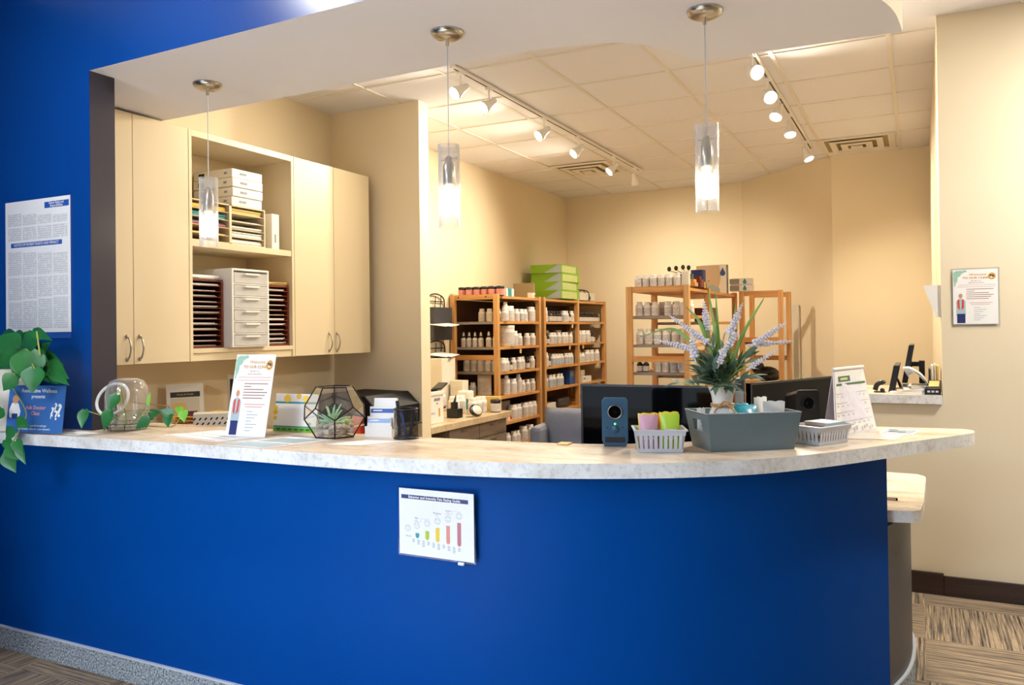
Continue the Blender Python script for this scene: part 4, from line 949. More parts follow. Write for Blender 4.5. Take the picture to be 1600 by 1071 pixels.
for i in range(26):
    an = i*2.4; el = rr.uniform(.25, 1.35); d = Vector((math.cos(an)*math.cos(el), math.sin(an)*math.cos(el), math.sin(el))); p0 = Vector((.01, .01, .04))
    L_ = rr.uniform(.06, .098); b.tube([p0, p0+d*L_*.5+Vector((0, 0, .006)), p0+d*L_*.9, p0+d*L_-Vector((0, 0, .006))], .0048, 6, 0, .001)
b.build('aloe_leaves', 'aloe', t)
MB().ball((.035, -.04, .045), .022, 10, 7, 0, (1.2, 1, .8)).build('moss', 'moss', t)
# glass bowl vase with a slanted round mouth
t = thing('glass_vase', 'clear glass bowl vase with a slanted round mouth and pothos cuttings in water', 'vase', (-2.91, 2.25, CZ+.004))
MB().lathe([(0, 0), (.05, .0), (.070, .012), (.081, .05), (.084, .10), (.083, .14), (.076, .176), (.064, .198), (.04, .208), (0, .21)], 28, cap=False).build('bowl', 'bowlglass', t)
N0 = Vector((.25, -.85, .45)).normalized(); qm = N0.to_track_quat('Z', 'Y').to_matrix().to_4x4()
MB().ring((-.012, -.058, .128), .068, .006, 30, 8, 0, qm).build('mouth_rim', 'rimglass', t)
MB().lathe([(0, .004), (.048, .004), (.066, .015), (.077, .05), (.080, .072), (0, .0722)], 24).build('water', 'water', t)
b = MB().ring((0, 0, .002), .074, .0018, 28, 6).ring((0, 0, .028), .082, .0015, 28, 6)
for i in range(8): b.tube([(.074*math.cos(i*PI/4), .074*math.sin(i*PI/4), .002), (.082*math.cos(i*PI/4), .082*math.sin(i*PI/4), .028)], .0014, 5)
b.build('wire_ring', 'bronze', t)
b = MB(); s_ = MB()
for p, q, wd, tone in (((.074, -.10, .149), (.050, -.128, .088), .055, 0), ((.042, -.11, .088), (.024, -.13, .008), .056, 0), ((.002, -.19, .096), (.018, -.22, .03), .048, 0), ((.155, -.02, .05), (.105, -.05, .012), .05, 0), ((.13, 0, .06), (.205, -.01, .082), .045, 0), ((.245, .02, .07), (.19, -.01, .085), .04, 0), ((.23, .01, .065), (.26, -.02, .022), .042, 0), ((.125, .0, .105), (.135, 0, .158), .018, 1), ((.325, .0, .085), (.35, -.02, .045), .042, 1), ((.32, 0, .085), (.275, 0, .10), .03, 1), ((.10, .02, .05), (.16, -.01, .05), .04, 0)):
    d = Vector(q)-Vector(p); b.leaf(p, d, (.35, -.9, .35), d.length, wd, tone, True, .2, .1)
for pts in (((.0, 0, .02), (.04, -.06, .17), (.074, -.10, .149)), ((.02, 0, .02), (.09, 0, .07), (.15, 0, .075), (.24, .01, .068)), ((.02, 0, .02), (.2, .02, .015), (.27, .01, .03), (.325, 0, .085)), ((0, 0, .02), (.03, -.08, .06), (.042, -.11, .088)), ((0, 0, .03), (.0, -.12, .07), (.002, -.19, .096)), ((.05, 0, .04), (.125, 0, .105)), ((.05, -.01, .06), (.155, -.02, .05))): s_.tube(smooth_path(pts, 5), .0022, 6)
b.build('leaves', ['leaf', 'leafy'], t); s_.build('stems', 'stem', t)
# potted pothos
t = thing('potted_pothos', 'green trailing pothos in a white ridged pot in front of the blue wall', 'potted plant', (-3.40, 2.078, CZ))
MB().lathe([(0, 0), (.078, 0), (.088, .01), (.082, .03), (.092, .035), (.10, .16), (.103, .165), (.101, .185), (.105, .19), (.105, .25), (.109, .255), (.109, .27), (.10, .27), (.096, .24), (0, .235)], 32).build('pot', 'ceramic', t)
b = MB(); s_ = MB(); rr = random.Random(5)
LV = [((0.119, -0.058, 0.337), (0.002, -0.078, 0.398), 0.12), ((0.083, -0.078, 0.298), (0.012, -0.098, 0.332), 0.074), ((0.247, -0.048, 0.384), (0.14, -0.068, 0.315), 0.103), ((0.207, -0.038, 0.41), (0.332, -0.058, 0.381), 0.048), ((0.224, -0.028, 0.317), (0.313, -0.048, 0.365), 0.057), ((0.269, -0.093, 0.328), (0.292, -0.113, 0.204), 0.12), ((0.212, -0.088, 0.317), (0.197, -0.108, 0.211), 0.074), ((0.274, -0.028, 0.276), (0.419, -0.048, 0.234), 0.077), ((0.28, -0.048, 0.256), (0.384, -0.068, 0.208), 0.054), ((0.316, -0.103, 0.264), (0.324, -0.123, 0.175), 0.097), ((0.197, -0.108, 0.236), (0.15, -0.128, 0.176), 0.069), ((0.188, -0.088, 0.326), (0.085, -0.108, 0.258), 0.086), ((0.117, -0.018, 0.369), (0.198, -0.038, 0.41), 0.057), ((0.017, -0.008, 0.38), (0.125, -0.028, 0.398), 0.074), ((0.227, -0.008, 0.306), (0.357, -0.028, 0.279), 0.069), ((0.009, -0.028, 0.353), (-0.057, -0.048, 0.287), 0.097), ((0.337, -0.048, 0.242), (0.457, -0.068, 0.21), 0.046), ((0.205, -0.078, 0.291), (0.349, -0.098, 0.247), 0.086), ((-0.117, 0.022, 0.378), (0.018, 0.002, 0.407), 0.086), ((0.181, -0.048, 0.344), (0.327, -0.068, 0.304), 0.08)]
for p, q, wd in LV:
    d = Vector(q)-Vector(p); b.leaf(p, d, (rr.uniform(.2, .9), -.8, rr.uniform(.0, .7)), d.length*1.05, wd, 0, True, .2, .12)
    s_.tube(smooth_path([(p[0]*.3, p[1]*.3, .24), (p[0]*.7, p[1]*.7, (p[2]+.30)/2+.02), p], 5), .0028, 6)
s_.tube([(0.29, -0.078, 0.41), (0.31, -0.078, 0.314)], .0035, 6)
# a strand over the edge of the counter
strand = [(.03, -.06, .25), (0.213, -0.078, 0.103), (0.237, -0.103, 0.046), (0.217, -0.106, 0.016), (0.195, -0.112, -0.019), (0.163, -0.112, -0.064), (0.179, -0.112, -0.114)]
s_.tube(smooth_path(strand, 6), .0026, 6)
for p, q, wd in (((0.209, -0.113, -0.023), (0.259, -0.117, -0.071), 0.049), ((0.17, -0.116, -0.043), (0.232, -0.12, -0.096), 0.06), ((0.152, -0.115, -0.074), (0.215, -0.119, -0.146), 0.065), ((0.219, -0.112, -0.043), (0.273, -0.116, -0.111), 0.038), ((0.14, -0.112, -0.02), (0.202, -0.116, -0.058), 0.044), ((0.189, -0.108, 0.026), (0.14, -0.112, -0.02), 0.049), ((0.109, -0.108, 0.104), (0.076, -0.112, 0.053), 0.06), ((0.229, -0.103, 0.051), (0.283, -0.107, 0.038), 0.038), ((0.249, -0.106, 0.069), (0.208, -0.11, 0.026), 0.044)):
    d = Vector(q)-Vector(p); b.leaf(p, d, (.5, -.85, .2), d.length, wd, 0, True, .22, .05)
b.build('leaves', 'leaf', t); s_.build('stems', 'stem', t)
# loose papers lying flat
def sheet(pts, label, mats=('paper',), art=(), z=0):
    b = MB().prism(pts, CZ+z, CZ+z+.0008, 0)
    a, bb, c, d = [Vector((*p, 0)) for p in pts]
    for u0, u1, v0, v1, m in art:
        P = lambda u, v: (a+(bb-a)*u)*(1-v)+(d+(c-d)*u)*v
        b.add([(*P(u, v).xy, CZ+z+.0012) for u, v in ((u0, v0), (u1, v0), (u1, v1), (u0, v1))], [(0, 1, 2, 3)], m)
    o = b.build('paper_sheet', list(mats)); return tag(o, label, 'paper')
sheet([(-2.63, 2.19), (-2.28, 2.12), (-2.20, 2.33), (-2.53, 2.40)], 'white form with faint blue and red lines lying between vase and flyer stand', ('paper', 'sky', 'pinkink'), ((.04, .96, .04, .07, 2), (.04, .96, .92, .95, 1), (.1, .9, .3, .33, 1), (.1, .7, .5, .53, 1)))
sheet([(-2.22, 2.066), (-2.00, 2.072), (-1.90, 2.36), (-2.12, 2.355)], 'blue printed leaflet lying in front of the terrarium and lemon card', ('paper', 'sky', 'royal'), ((.05, .95, .04, .3, 1), (.05, .95, .33, .36, 2), (.1, .9, .45, .8, 1), (.0, 1, .95, .99, 2)))
sheet([(-1.86, 2.23), (-1.73, 2.25), (-1.64, 2.40), (-1.79, 2.37)], 'small white card stack lying in front of the business card stand', ('paper',), (), 0)
sheet([(-3.17, 2.075), (-2.98, 2.06), (-2.93, 2.14), (-3.10, 2.16)], 'white leaflet lying under the blue class sign', ('paper', 'sky'), ((.1, .9, .1, .3, 1),))
sheet([(-.24, 3.02), (-.08, 3.045), (-.05, 3.20), (-.19, 3.21)], 'blank cream paper lying in front of the desk calendar', ('offwh',))
sheet([(-.14, 3.20), (-.03, 3.20), (.0, 3.36), (-.12, 3.37)], 'white leaflet with a slate blue panel beside the desk calendar', ('paper', 'greyink', 'navyink'), ((.08, .92, .1, .9, 1), (.2, .7, .4, .5, 0), (.15, .4, .7, .8, 2)))
# business cards
t = thing('card_stand', 'three-step white stand holding blue and white business cards', 'card holder', (-1.85, 2.44, CZ), .30)
for k in range(3):
    b = MB().box(0, .105, .03*k, .03*k+.026, 0, .028+.034*k).box(0, .105, .03*k-.002, .03*k, 0, .040+.034*k); b.build('step', 'wh', t)
    b = MB().at((.006+.003*k, .03*k+.006, .030+.034*k), 0, -.2).box(0, .09, 0, .012, 0, .042, 0)
    if k < 2: b.box(0, .09, -.0007, 0, .022, .038, 1).box(.01, .045, -.0012, -.0007, .029, .033, 0)
    b.build('business_card', ['paper', 'royal' if k else 'bluedoc'], t)
# pen cup
t = thing('pen_cup', 'black wire mesh pen cup standing beside the business cards', 'pen cup', (-1.685, 2.468, CZ))
MB().lathe([(.044, .004), (.044, .108)], 28, cap=False).build('cup_wall', 'mesh', t)
MB().ring((0, 0, .108), .044, .0022, 28, 6).ring((0, 0, .003), .0445, .003, 28, 6).lathe([(.044, 0), (.044, .003), (0, .003)], 28).build('rim', 'blk', t)
for i, (x, y, lx, ly, m, nm) in enumerate(((-.025, -.005, -.01, .0, 'blk', 'thick black marker'), (.0, .02, .025, .01, 'dgrey', 'dark grey pen'), (.015, -.02, -.02, -.012, 'royal', 'blue pen'), (.022, 0, -.005, .02, 'blk', 'slim black pen'))):
    h = .135 if i == 0 else .095
    b = MB().tube([(x, y, .005), (x+lx*.6, y+ly*.6, h*.8), (x+lx, y+ly, h)], .0065 if i == 0 else .0042, 8)
    o = b.build('pen', m, loc=(-1.685, 2.468, CZ+.0015)); tag(o, f'{nm} standing in the wire mesh pen cup', 'pen', 'pens in the cup')
# desktop speakers
def speaker(label, loc, rz, mat, lit):
    t = thing('desktop_speaker', label, 'speaker', loc, rz); w, h, d = .087, .163, .12
    prof = [(-.036, 0), (.036, 0), (.0435, .02), (.0435, .15), (.036, .163), (-.036, .163), (-.0435, .15), (-.0435, .02)]
    b = MB(); n = 8
    b.add([(x, 0, z) for x, z in prof]+[(x*.8, d, z*.86) for x, z in prof], [tuple(range(8)), tuple(range(15, 7, -1))]+[((i+1) % 8, i, 8+i, 8+(i+1) % 8) for i in range(8)])
    b.build('housing', mat, t, bevel=.003)
    Rx = Matrix.Rotation(PI/2, 4, 'X')
    b = MB(); b.M = Matrix.Translation((0, -.0005, .115)) @ Rx
    b.lathe([(.024, 0), (.024, .0045), (.020, .004), (.018, -.001), (.009, -.003), (.007, .001), (0, .003)], 24).build('cone', 'gloss', t)
    b = MB(); b.M = Matrix.Translation((0, -.0005, .115)) @ Rx; b.ring((0, 0, .004), .0225, .0014, 24, 6); b.build('cone_ring', 'nickel' if lit else 'dgrey', t)
    b = MB().box(-.034, .034, -.0006, .004, .012, .032); b.build('port', 'blk', t, bevel=.004)
    if lit:
        b = MB(); b.M = Matrix.Translation((0, -.0005, .057)) @ Rx; b.lathe([(.013, 0), (.012, .006), (0, .006)], 20).build('volume_knob', mat, t)
        b = MB(); b.M = Matrix.Translation((0, -.0012, .075)) @ Rx; b.lathe([(.0035, 0), (.003, .0015), (0, .0016)], 12).build('power_light', 'led', t)
        for x in (-.025, .025):
            b = MB(); b.M = Matrix.Translation((x, -.0007, .063)) @ Rx; b.lathe([(.003, 0), (.0, .0005)], 10).build('socket', 'blk', t)
speaker('blue-grey desktop speaker with a green light on the countertop', (-.909, 2.552, CZ), .30, 'navy', True)
speaker('black desktop speaker behind the slate grey bin', (-.362, 3.07, CZ), .55, 'blk', False)
# small baskets
def basket(t, w, d, h, n, m):
    g = .010; e = .0025
    for ax in range(4):
        b = MB(); L_ = w if ax < 2 else d
        for i in range(n if ax < 2 else max(4, n*2//3)):
            k = n if ax < 2 else max(4, n*2//3); u = -L_/2+L_*(i+.5)/k; q = L_/k*.32
            for z0, z1, lo, hi in ((.012, h-.018, 0, 1),):
                if ax < 2: s = -1 if ax == 0 else 1; b.add([(u-q, s*(d/2+g*z0/h), z0), (u+q, s*(d/2+g*z0/h), z0), ((u+q)*1.04, s*(d/2+g*z1/h), z1), ((u-q)*1.04, s*(d/2+g*z1/h), z1)], [(0, 1, 2, 3)])
                else: s = -1 if ax == 2 else 1; b.add([(s*(w/2+g*z0/h), u-q, z0), (s*(w/2+g*z0/h), u+q, z0), (s*(w/2+g*z1/h), (u+q)*1.04, z1), (s*(w/2+g*z1/h), (u-q)*1.04, z1)], [(0, 1, 2, 3)])
        b.build('slat', m, t, solid=e)
    def rim(z0, z1, g0, g1):
        b = MB(); c = [(-1, -1), (1, -1), (1, 1), (-1, 1)]
        b.add([(sx*(w/2+g0), sy*(d/2+g0), z0) for sx, sy in c]+[(sx*(w/2+g1), sy*(d/2+g1), z1) for sx, sy in c], [(i, (i+1) % 4, 4+(i+1) % 4, 4+i) for i in range(4)]); return b
    rim(h-.018, h, g*.8, g).build('rim', m, t, solid=.003); rim(h-.004, h, g+.004, g+.004).build('lip', m, t, solid=.006)
    rim(0.0015, .0125, 0, g*.15).build('lower_band', m, t, solid=.003); MB().box(-w/2, w/2, -d/2, d/2, 0, .003).build('bottom', m, t)
t = thing('snack_basket', 'small light grey slotted basket with pink and lime snack packs', 'basket', (-.752, 2.527, CZ), .388); basket(t, .135, .105, .072, 9, 'lgrey')
def packet(label, loc, rz, w, h, m, grp, tilt=-.1, lab='wh'):
    t = thing('snack_packet', label, 'snack', loc, rz, grp); t.rotation_euler.x = tilt
    b = MB(); N = 7; K = 8
    for s in (-1, 1):
        vs = []
        for j in range(K+1):
            v = j/K; th = .010*math.sin(PI*v)**.6
            for i in range(N+1):
                u = i/N; vs.append(((u-.5)*w*(1+.04*math.cos(PI*2*v)), s*th*math.sin(PI*u)**.5, v*h+(.002*math.sin(u*30) if j == K else 0)))
        fs = [(j*(N+1)+i, j*(N+1)+i+1, (j+1)*(N+1)+i+1, (j+1)*(N+1)+i) for j in range(K) for i in range(N)]
        b.add(vs, fs if s < 0 else [f[::-1] for f in fs], 0, True)
    b.build('pouch', m, t)
    b = MB(); rect(b, -w*.32, w*.32, h*.42, h*.58, 0, -.0118); rect(b, -w*.3, w*.3, h*.30, h*.36, 0, -.0112); b.build('printed_label', lab, t)
c, s = math.cos(.388), math.sin(.388)
def inb(x, y, z=.004): return (-.752+c*x-s*y, 2.527+s*x+c*y, CZ+z)
packet('pink snack packet standing at the front of the slotted basket', inb(-.034, -.024), .388, .058, .112, 'pinkp', 'snack packets')
packet('lime green snack packet standing at the front of the slotted basket', inb(.034, -.024), .388, .058, .115, 'limep', 'snack packets')
packet('yellow snack packet behind the pink one', inb(-.034, .006), .388, .06, .114, 'yelp', 'snack packets'); packet('yellow snack packet behind the lime green one', inb(.034, .006), .388, .06, .118, 'yelp', 'snack packets'); packet('orange snack packet at the back of the slotted basket', inb(.0, .034), .388, .06, .112, 'oj', 'snack packets')
t = thing('card_basket', 'small light grey slotted basket packed with cards beside the slate bin', 'basket', (-.305, 2.895, CZ), 1.07); basket(t, .155, .10, .062, 11, 'lgrey')
for k, (m, nm, dx) in enumerate((('paper', 'white', -.02), ('oj', 'orange', .03), ('paper', 'cream', .0), ('pinkl', 'salmon', -.025), ('sky', 'pale blue', .03))):
    o = MB().box(-.05+dx, .045+dx, -.046, .046, 0, .012).build('card_pack', m, loc=(-.305, 2.895, CZ+.0035+.0135*k), rz=1.07); tag(o, f'{nm} card pack lying in the card basket, {ORD[4-k]} from the top', 'cards', 'cards in the basket')
# slate bin with packets and a vase of artificial lavender
t = thing('storage_bin', 'slate grey tapered bin full of packets and a flower vase', 'bin', (-.589, 2.551, CZ), .628); w, d, h, g = .276, .155, .118, .018
c8 = [(0, 0), (w, 0), (w, d), (0, d)]; t8 = [(-g, -g), (w+g, -g), (w+g, d+g), (-g, d+g)]
b = MB()
def side(i, hole=False):
    j = (i+1) % 4; A, B_, C_, D_ = Vector((*c8[i], 0)), Vector((*c8[j], 0)), Vector((*t8[j], h)), Vector((*t8[i], h))
    P = lambda u, v: (A+(B_-A)*u)*(1-v)+(D_+(C_-D_)*u)*v
    if not hole: b.add([A, B_, C_, D_], [(0, 1, 2, 3)]); return
    us, vs = (0, .3, .7, 1), (0, .5, .82, 1)
    for a_ in range(3):
        for q in range(3):
            if a_ == 1 and q == 1: continue
            b.add([P(us[a_], vs[q]), P(us[a_+1], vs[q]), P(us[a_+1], vs[q+1]), P(us[a_], vs[q+1])], [(0, 1, 2, 3)])
side(0); side(1, True); side(2); side(3, True); b.add([(*p, 0.002) for p in c8], [(0, 1, 2, 3)]); b.build('tub', 'slate', t, solid=.004)
b = MB()
for i in range(4): b.tube([(*t8[i], h), (*t8[(i+1) % 4], h)], .0035, 6)
b.build('rim', 'slate', t)
c, s = math.cos(.628), math.sin(.628)
def inbin(x, y, z): return (-.589+c*x-s*y, 2.551+s*x+c*y, CZ+z)
for i, (x, y, wz, hz, m, nm, tl) in enumerate(((.016, .03, .03, .075, 'paper', 'white packet beside the handle hole of the bin', .0), (.016, .122, .03, .085, 'wh', 'white wrapped packet in the corner of the bin behind the vase', .1), (.236, .05, .07, .108, 'wh', 'white packet with faint print at the far end of the bin', -.15), (.214, .100, .05, .118, 'paper', 'white folded packet standing behind the teal wrappers', .2), (.25, .128, .04, .10, 'wh', 'white packet in the back corner of the bin', -.1))):
    packet(nm, inbin(x, y, .042), .628+tl, wz, hz, m, 'packets in the bin', .0, 'lgrey')
for i, (x, y, tl, nm) in enumerate(((.15, .025, .3, 'nearest the front edge'), (.158, .058, -.1, 'leaning on the white packet'), (.165, .11, .1, 'at the back'))):
    packet(f'crinkled teal wrapper packet in the slate bin, {nm}', inbin(x, y, .075), .628+tl, .06, .07, 'cyan', 'teal packets', -.5, 'cyan')
VX, VY, _ = inbin(.075, .085, 0)
t = thing('flower_vase', 'white ceramic vase of artificial lavender tied with twine standing in the slate bin', 'vase', (VX, VY, CZ+.006)); 
MB().lathe([(0, 0), (.03, 0), (.042, .02), (.048, .06), (.045, .10), (.034, .128), (.032, .14), (.036, .165), (.045, .188), (.047, .194), (.043, .194), (.033, .17), (.0, .165)], 28).build('vase_body', 'ceramic', t)
b = MB().ring((0, 0, .130), .036, .003, 24, 6).ring((0, 0, .136), .0355, .003, 24, 6)
b.tube(smooth_path([(.0, -.036, .132), (.025, -.05, .138), (.045, -.045, .12), (.06, -.05, .10)], 5), .003).tube(smooth_path([(0, -.037, .132), (-.012, -.052, .118), (-.018, -.056, .09)], 5), .003).ball((0, -.038, .133), .008).tube(smooth_path([(0, -.04, .133), (.018, -.052, .15), (.034, -.046, .142), (0, -.04, .132)], 5), .0026)
b.build('twine_bow', 'twine', t)
rr = random.Random(11); b = MB(); s_ = MB()
top = Vector((0, 0, .185))
for i in range(46):
    an = rr.uniform(0, 6.28); el = rr.uniform(.1, 1.35); L0 = rr.uniform(.04, .15)
    d = Vector((math.cos(an)*math.cos(el), math.sin(an)*math.cos(el)*.8, math.sin(el))); q = top+d*L0
    s_.tube([top, top+d*L0*.6, q], .0016, 5)
    for k in range(6):
        e = (d+Vector((rr.uniform(-.9, .9), rr.uniform(-.9, .9), rr.uniform(-.35, .7)))).normalized(); b.leaf(top+d*(L0*(.55+.1*k)), e, (rr.uniform(-.5, .5), -.4, 1), rr.uniform(.045, .075), rr.uniform(.012, .02), 0, False, .2, .3)
b.build('foliage', 'sage', t); s_.build('stems', 'stem', t)
def wpt(px, pz, y=0): return Vector((px-VX, y, pz-CZ-.006))
for (X, Zt, y, bend) in ((-.62, 1.505, .0, .03), (-.60, 1.50, .02, -.02), (-.845, 1.355, -.03, .10), (-.70, 1.455, .02, .06), (-.445, 1.475, .02, .03), (-.53, 1.46, .0, -.03), (-.66, 1.43, -.02, .02)):
    e = wpt(X, Zt, y); mid = top+(e-top)*.5+Vector((0, 0, bend)); P = smooth_path([top, mid, e], 8); b = MB(); vs = []
    for i, p in enumerate(P):
        q = i/(len(P)-1); wd = .0075*(1-q)**.6*(1 if q > .0 else .6)+.0006; p = Vector(p); dr = (e-top).normalized().cross(Vector((0, -1, 0))).normalized()
        vs += [p-dr*wd, p+Vector((0, .002, 0)), p+dr*wd]
    b.add(vs, [f for i in range(len(P)-1) for f in ((3*i, 3*i+1, 3*i+4, 3*i+3), (3*i+1, 3*i+2, 3*i+5, 3*i+4))], 0, True); b.build('long_blade', 'blade', t, solid=.0008)
for (x0, z0, x1, z1, y, fat) in ((-.628, 1.375, -.640, 1.475, .02, 1), (-.545, 1.365, -.505, 1.46, -.02, 1.15), (-.62, 1.335, -.745, 1.425, -.03, .9), (-.68, 1.315, -.80, 1.345, -.03, .9), (-.47, 1.33, -.375, 1.395, .0, 1.05), (-.48, 1.325, -.36, 1.335, .03, .8), (-.565, 1.30, -.51, 1.37, -.05, 1.1), (-.57, 1.27, -.55, 1.32, -.07, 1.0), (-.655, 1.29, -.665, 1.37, -.05, 1.1), (-.47, 1.26, -.395, 1.31, -.06, .7)):
    A, B_ = wpt(x0, z0, y), wpt(x1, z1, y); d = (B_-A).normalized(); u = d.orthogonal().normalized(); w_ = d.cross(u); b = MB(); L_ = (B_-A).length
    n = max(6, int(L_/.009))
    for i in range(n):
        q = i/n; r = .0098*fat*(1-q)**.55*(.7+.6*rr.random())+.002
        for k in range(5):
            an = k*1.257+i*.7; p = A+d*(L_*q)+(u*math.cos(an)+w_*math.sin(an))*r*.7; b.ball(p, r*.5, 6, 4, 0, (1, 1, .9))
    b.tube([A-d*.02, B_], .003, 6, 0, .0015); b.build('flower_spike', 'lav', t)
    s2 = MB().tube(smooth_path([top, (top+A)/2+Vector((0, 0, .02)), A], 5), .0018, 6); s2.build('flower_stem', 'stem', t)
# desk calendar
t = thing('desk_calendar', 'white tent desk calendar with a green month banner at the counter end', 'calendar')
TL, TR, BL, BR = Vector((-.279, 3.09, 1.226)), Vector((-.196, 3.345, 1.226)), Vector((-.269, 3.045, CZ)), Vector((-.150, 3.335, CZ))
BL2, BR2 = Vector((-.322, 3.150, CZ)), Vector((-.24, 3.41, CZ))
MB().slab([BL, BR, TR, TL], .002).slab([TL, TR, BR2, BL2], .002).slab([BL+Vector((0, 0, .0)), BL2, BR2, BR], -.001).build('stand', 'lav', t)
ux = (BR-BL); uz = (TL-BL); nn = ux.cross(uz).normalized()
b = MB()
def cal_rect(u0, u1, v0, v1, m, e):
    P = lambda u, v: BL*(1-u)*(1-v)+BR*u*(1-v)+TR*u*v+TL*(1-u)*v+nn*e
    b.add([P(u0, v0), P(u1, v0), P(u1, v1), P(u0, v1)], [(0, 1, 2, 3)], m)
cal_rect(.03, .97, .02, .96, 0, .001); cal_rect(.14, .50, .80, .885, 1, .0016); cal_rect(.2, .42, .825, .86, 3, .002); cal_rect(.08, .95, .745, .775, 2, .0016)
for r in range(4): cal_rect(.05, .95, .62-.14*r, .628-.14*r, 4, .0014)
for r in range(4):
    for k in range(7): cal_rect(.08+.125*k, .115+.125*k, .57-.14*r, .59-.14*r, 4, .0014)
for k in range(14): cal_rect(.05+.064*k, .09+.064*k, .03+.02*(k % 3), .07+.015*(k % 4), 4, .0015)
b.build('calendar_page', ['wh', 'sage', 'leaf', 'pgreen', 'lgrey'], t)
b = MB().tube([TL-ux*.0+nn*.0, TR], .006, 8); b.build('binding', 'wh', t)
o = MB().box(0, .04, 0, .05, 0, .004).build('sticky_note', 'pgreen', loc=(-1.105, 2.515, CZ), rz=.1); o.data.materials[0] = M['manila']; tag(o, 'pale yellow sticky note pad at the inner edge of the countertop', 'note pad')

# ================================================================== BEHIND THE COUNTER
def monitor(label, P0, P1, z0, z1, floor_z):
    """screen slab from P0 to P1 in plan; the glossy side faces the camera"""
    A, B_ = Vector(P0), Vector(P1); L_ = (B_-A).length; rz = math.atan2(B_.y-A.y, B_.x-A.x)
    t = thing('computer_monitor', label, 'monitor', (A.x, A.y, floor_z), rz); h0, h1 = z0-floor_z, z1-floor_z
    MB().box(0, L_, 0, .022, h0, h1).build('screen_case', 'gloss', t, bevel=.003)
    b = MB(); e = .008
    b.box(0, L_, -.002, 0, h1-e, h1).box(0, L_, -.002, 0, h0, h0+e).box(0, e, -.002, 0, h0+e, h1-e).box(L_-e, L_, -.002, 0, h0+e, h1-e); b.build('bezel', 'blk', t)
    b = MB().box(L_/2-.04, L_/2+.04, .02, .05, .012, h0+.12).prism([(L_/2-.12, -.06), (L_/2+.12, -.06), (L_/2+.10, .13), (L_/2-.10, .13)], 0, .012); b.build('stand', 'blk', t, bevel=.003)
monitor('wide glossy black monitor behind the blue-grey desktop speaker', (-1.19, 2.95), (-.605, 2.97), .84, 1.167, .716)
monitor('angled glossy black monitor behind the slate grey bin and the calendar', (-.583, 3.178), (-.335, 3.745), .80, 1.166, .716)
t = thing('document_holder', 'slim grey stand with a pale label between the two monitors', 'stand', (-.56, 3.06, .716))
MB().box(-.055, -.022, -.01, .01, 0, .475).prism([(-.08, -.05), (.02, -.05), (.02, .05), (-.08, .05)], 0, .01).build('post', 'dgrey', t, bevel=.002); MB().box(-.054, -.024, -.0112, -.0102, .385, .43).build('label_strip', 'lgrey', t)
# office chair
t = thing('office_chair', 'grey tufted office armchair beyond the counter', 'chair', (-1.80, 4.40, 0), .12)
def cushion(w, d, h, tuft=0, n=14):
    b = MB()
    def f(u, v): return d/2*(1-abs(2*u-1)**5)**.5*(1-abs(2*v-1)**5)**.5
    for s in (-1, 1):
        vs = []
        for j in range(n+1):
            for i in range(n+1):
                u, v = i/n, j/n; y = f(u, v)
                if tuft and s < 0: y -= tuft*abs(math.sin(u*PI*2))**6*0+tuft*math.exp(-((u-.5)/.05)**2)+tuft*sum(math.exp(-(((u-.5)/.13)**2+((v-q)/.09)**2)) for q in (.35, .65))
                vs.append(((u-.5)*w, s*y, v*h))
        fs = [(j*(n+1)+i, j*(n+1)+i+1, (j+1)*(n+1)+i+1, (j+1)*(n+1)+i) for j in range(n) for i in range(n)]
        b.add(vs, fs if s < 0 else [q[::-1] for q in fs], 0, True)
    return b
bk = cushion(.56, .16, .56, .03, 26).build('backrest', 'chair', t, loc=(0, .20, .335)); bk.rotation_euler.x = -.12
st = MB().box(-.25, .25, -.25, .22, .37, .47).build('seat', 'chair', t, bevel=.04)
for s in (-1, 1):
    MB().box(s*.275-.035, s*.275+.035, .02, .26, .42, .80).build('armrest', 'chair', t, bevel=.03)
MB().tube([(0, 0, .08), (0, 0, .37)], .03, 12).build('gas_column', 'dgrey', t)
for k in range(5):
    an = k*2*PI/5; l = MB().tube([(0, 0, .085), (.28*math.cos(an), .28*math.sin(an), .06)], .022, 8, 0, .014).build('leg', 'dgrey', t)
    MB().ball((.28*math.cos(an), .28*math.sin(an), .0275), .027, 8, 6).build('caster', 'blk', l)
# printer and worktop below the wall cabinets
t = thing('side_worktop', 'tan worktop below the cream wall cabinets', 'worktop'); MB().box(-3.795, -3.12, 2.32, 4.652, .70, .74).build('worktop', 'worktop', t, bevel=.003)
for ya in (2.34, 3.1, 3.87): MB().box(-3.795, -3.16, ya, ya+.755, 0, .698).build('base_cabinet', 'melamine', t)
SZ = .7405
t = thing('desk_printer', 'bulky black desk printer on the worktop by the divider wall', 'printer', (-3.27, 4.40, SZ), .0)
b = MB(); pr = [(-.24, 0), (.20, 0), (.22, .03), (.22, .15), (.13, .232), (-.24, .238)]
b.add([(x, -.26, z) for x, z in pr]+[(x, .235, z) for x, z in pr], [tuple(range(6)), tuple(range(11, 5, -1))]+[((i+1) % 6, i, 6+i, 6+(i+1) % 6) for i in range(6)]); b.build('housing', 'prn', t, bevel=.008)
MB().box(.16, .2215, -.2, .18, .10, .13).box(.2205, .222, -.22, .20, .015, .09).build('front_panel', 'gloss', t, bevel=.002); MB().box(.10, .30, -.14, .14, .028, .036).build('paper_tray', 'dgrey', t)
t = thing('red_box', 'red and white box in front of the black printer', 'box', (-3.19, 4.08, SZ)); MB().box(-.05, .05, -.05, .055, 0, .105, 0).build('carton', 'red', t, bevel=.002); MB().box(.0502, .051, -.05, .055, .05, .06).build('white_band', 'wh', t)
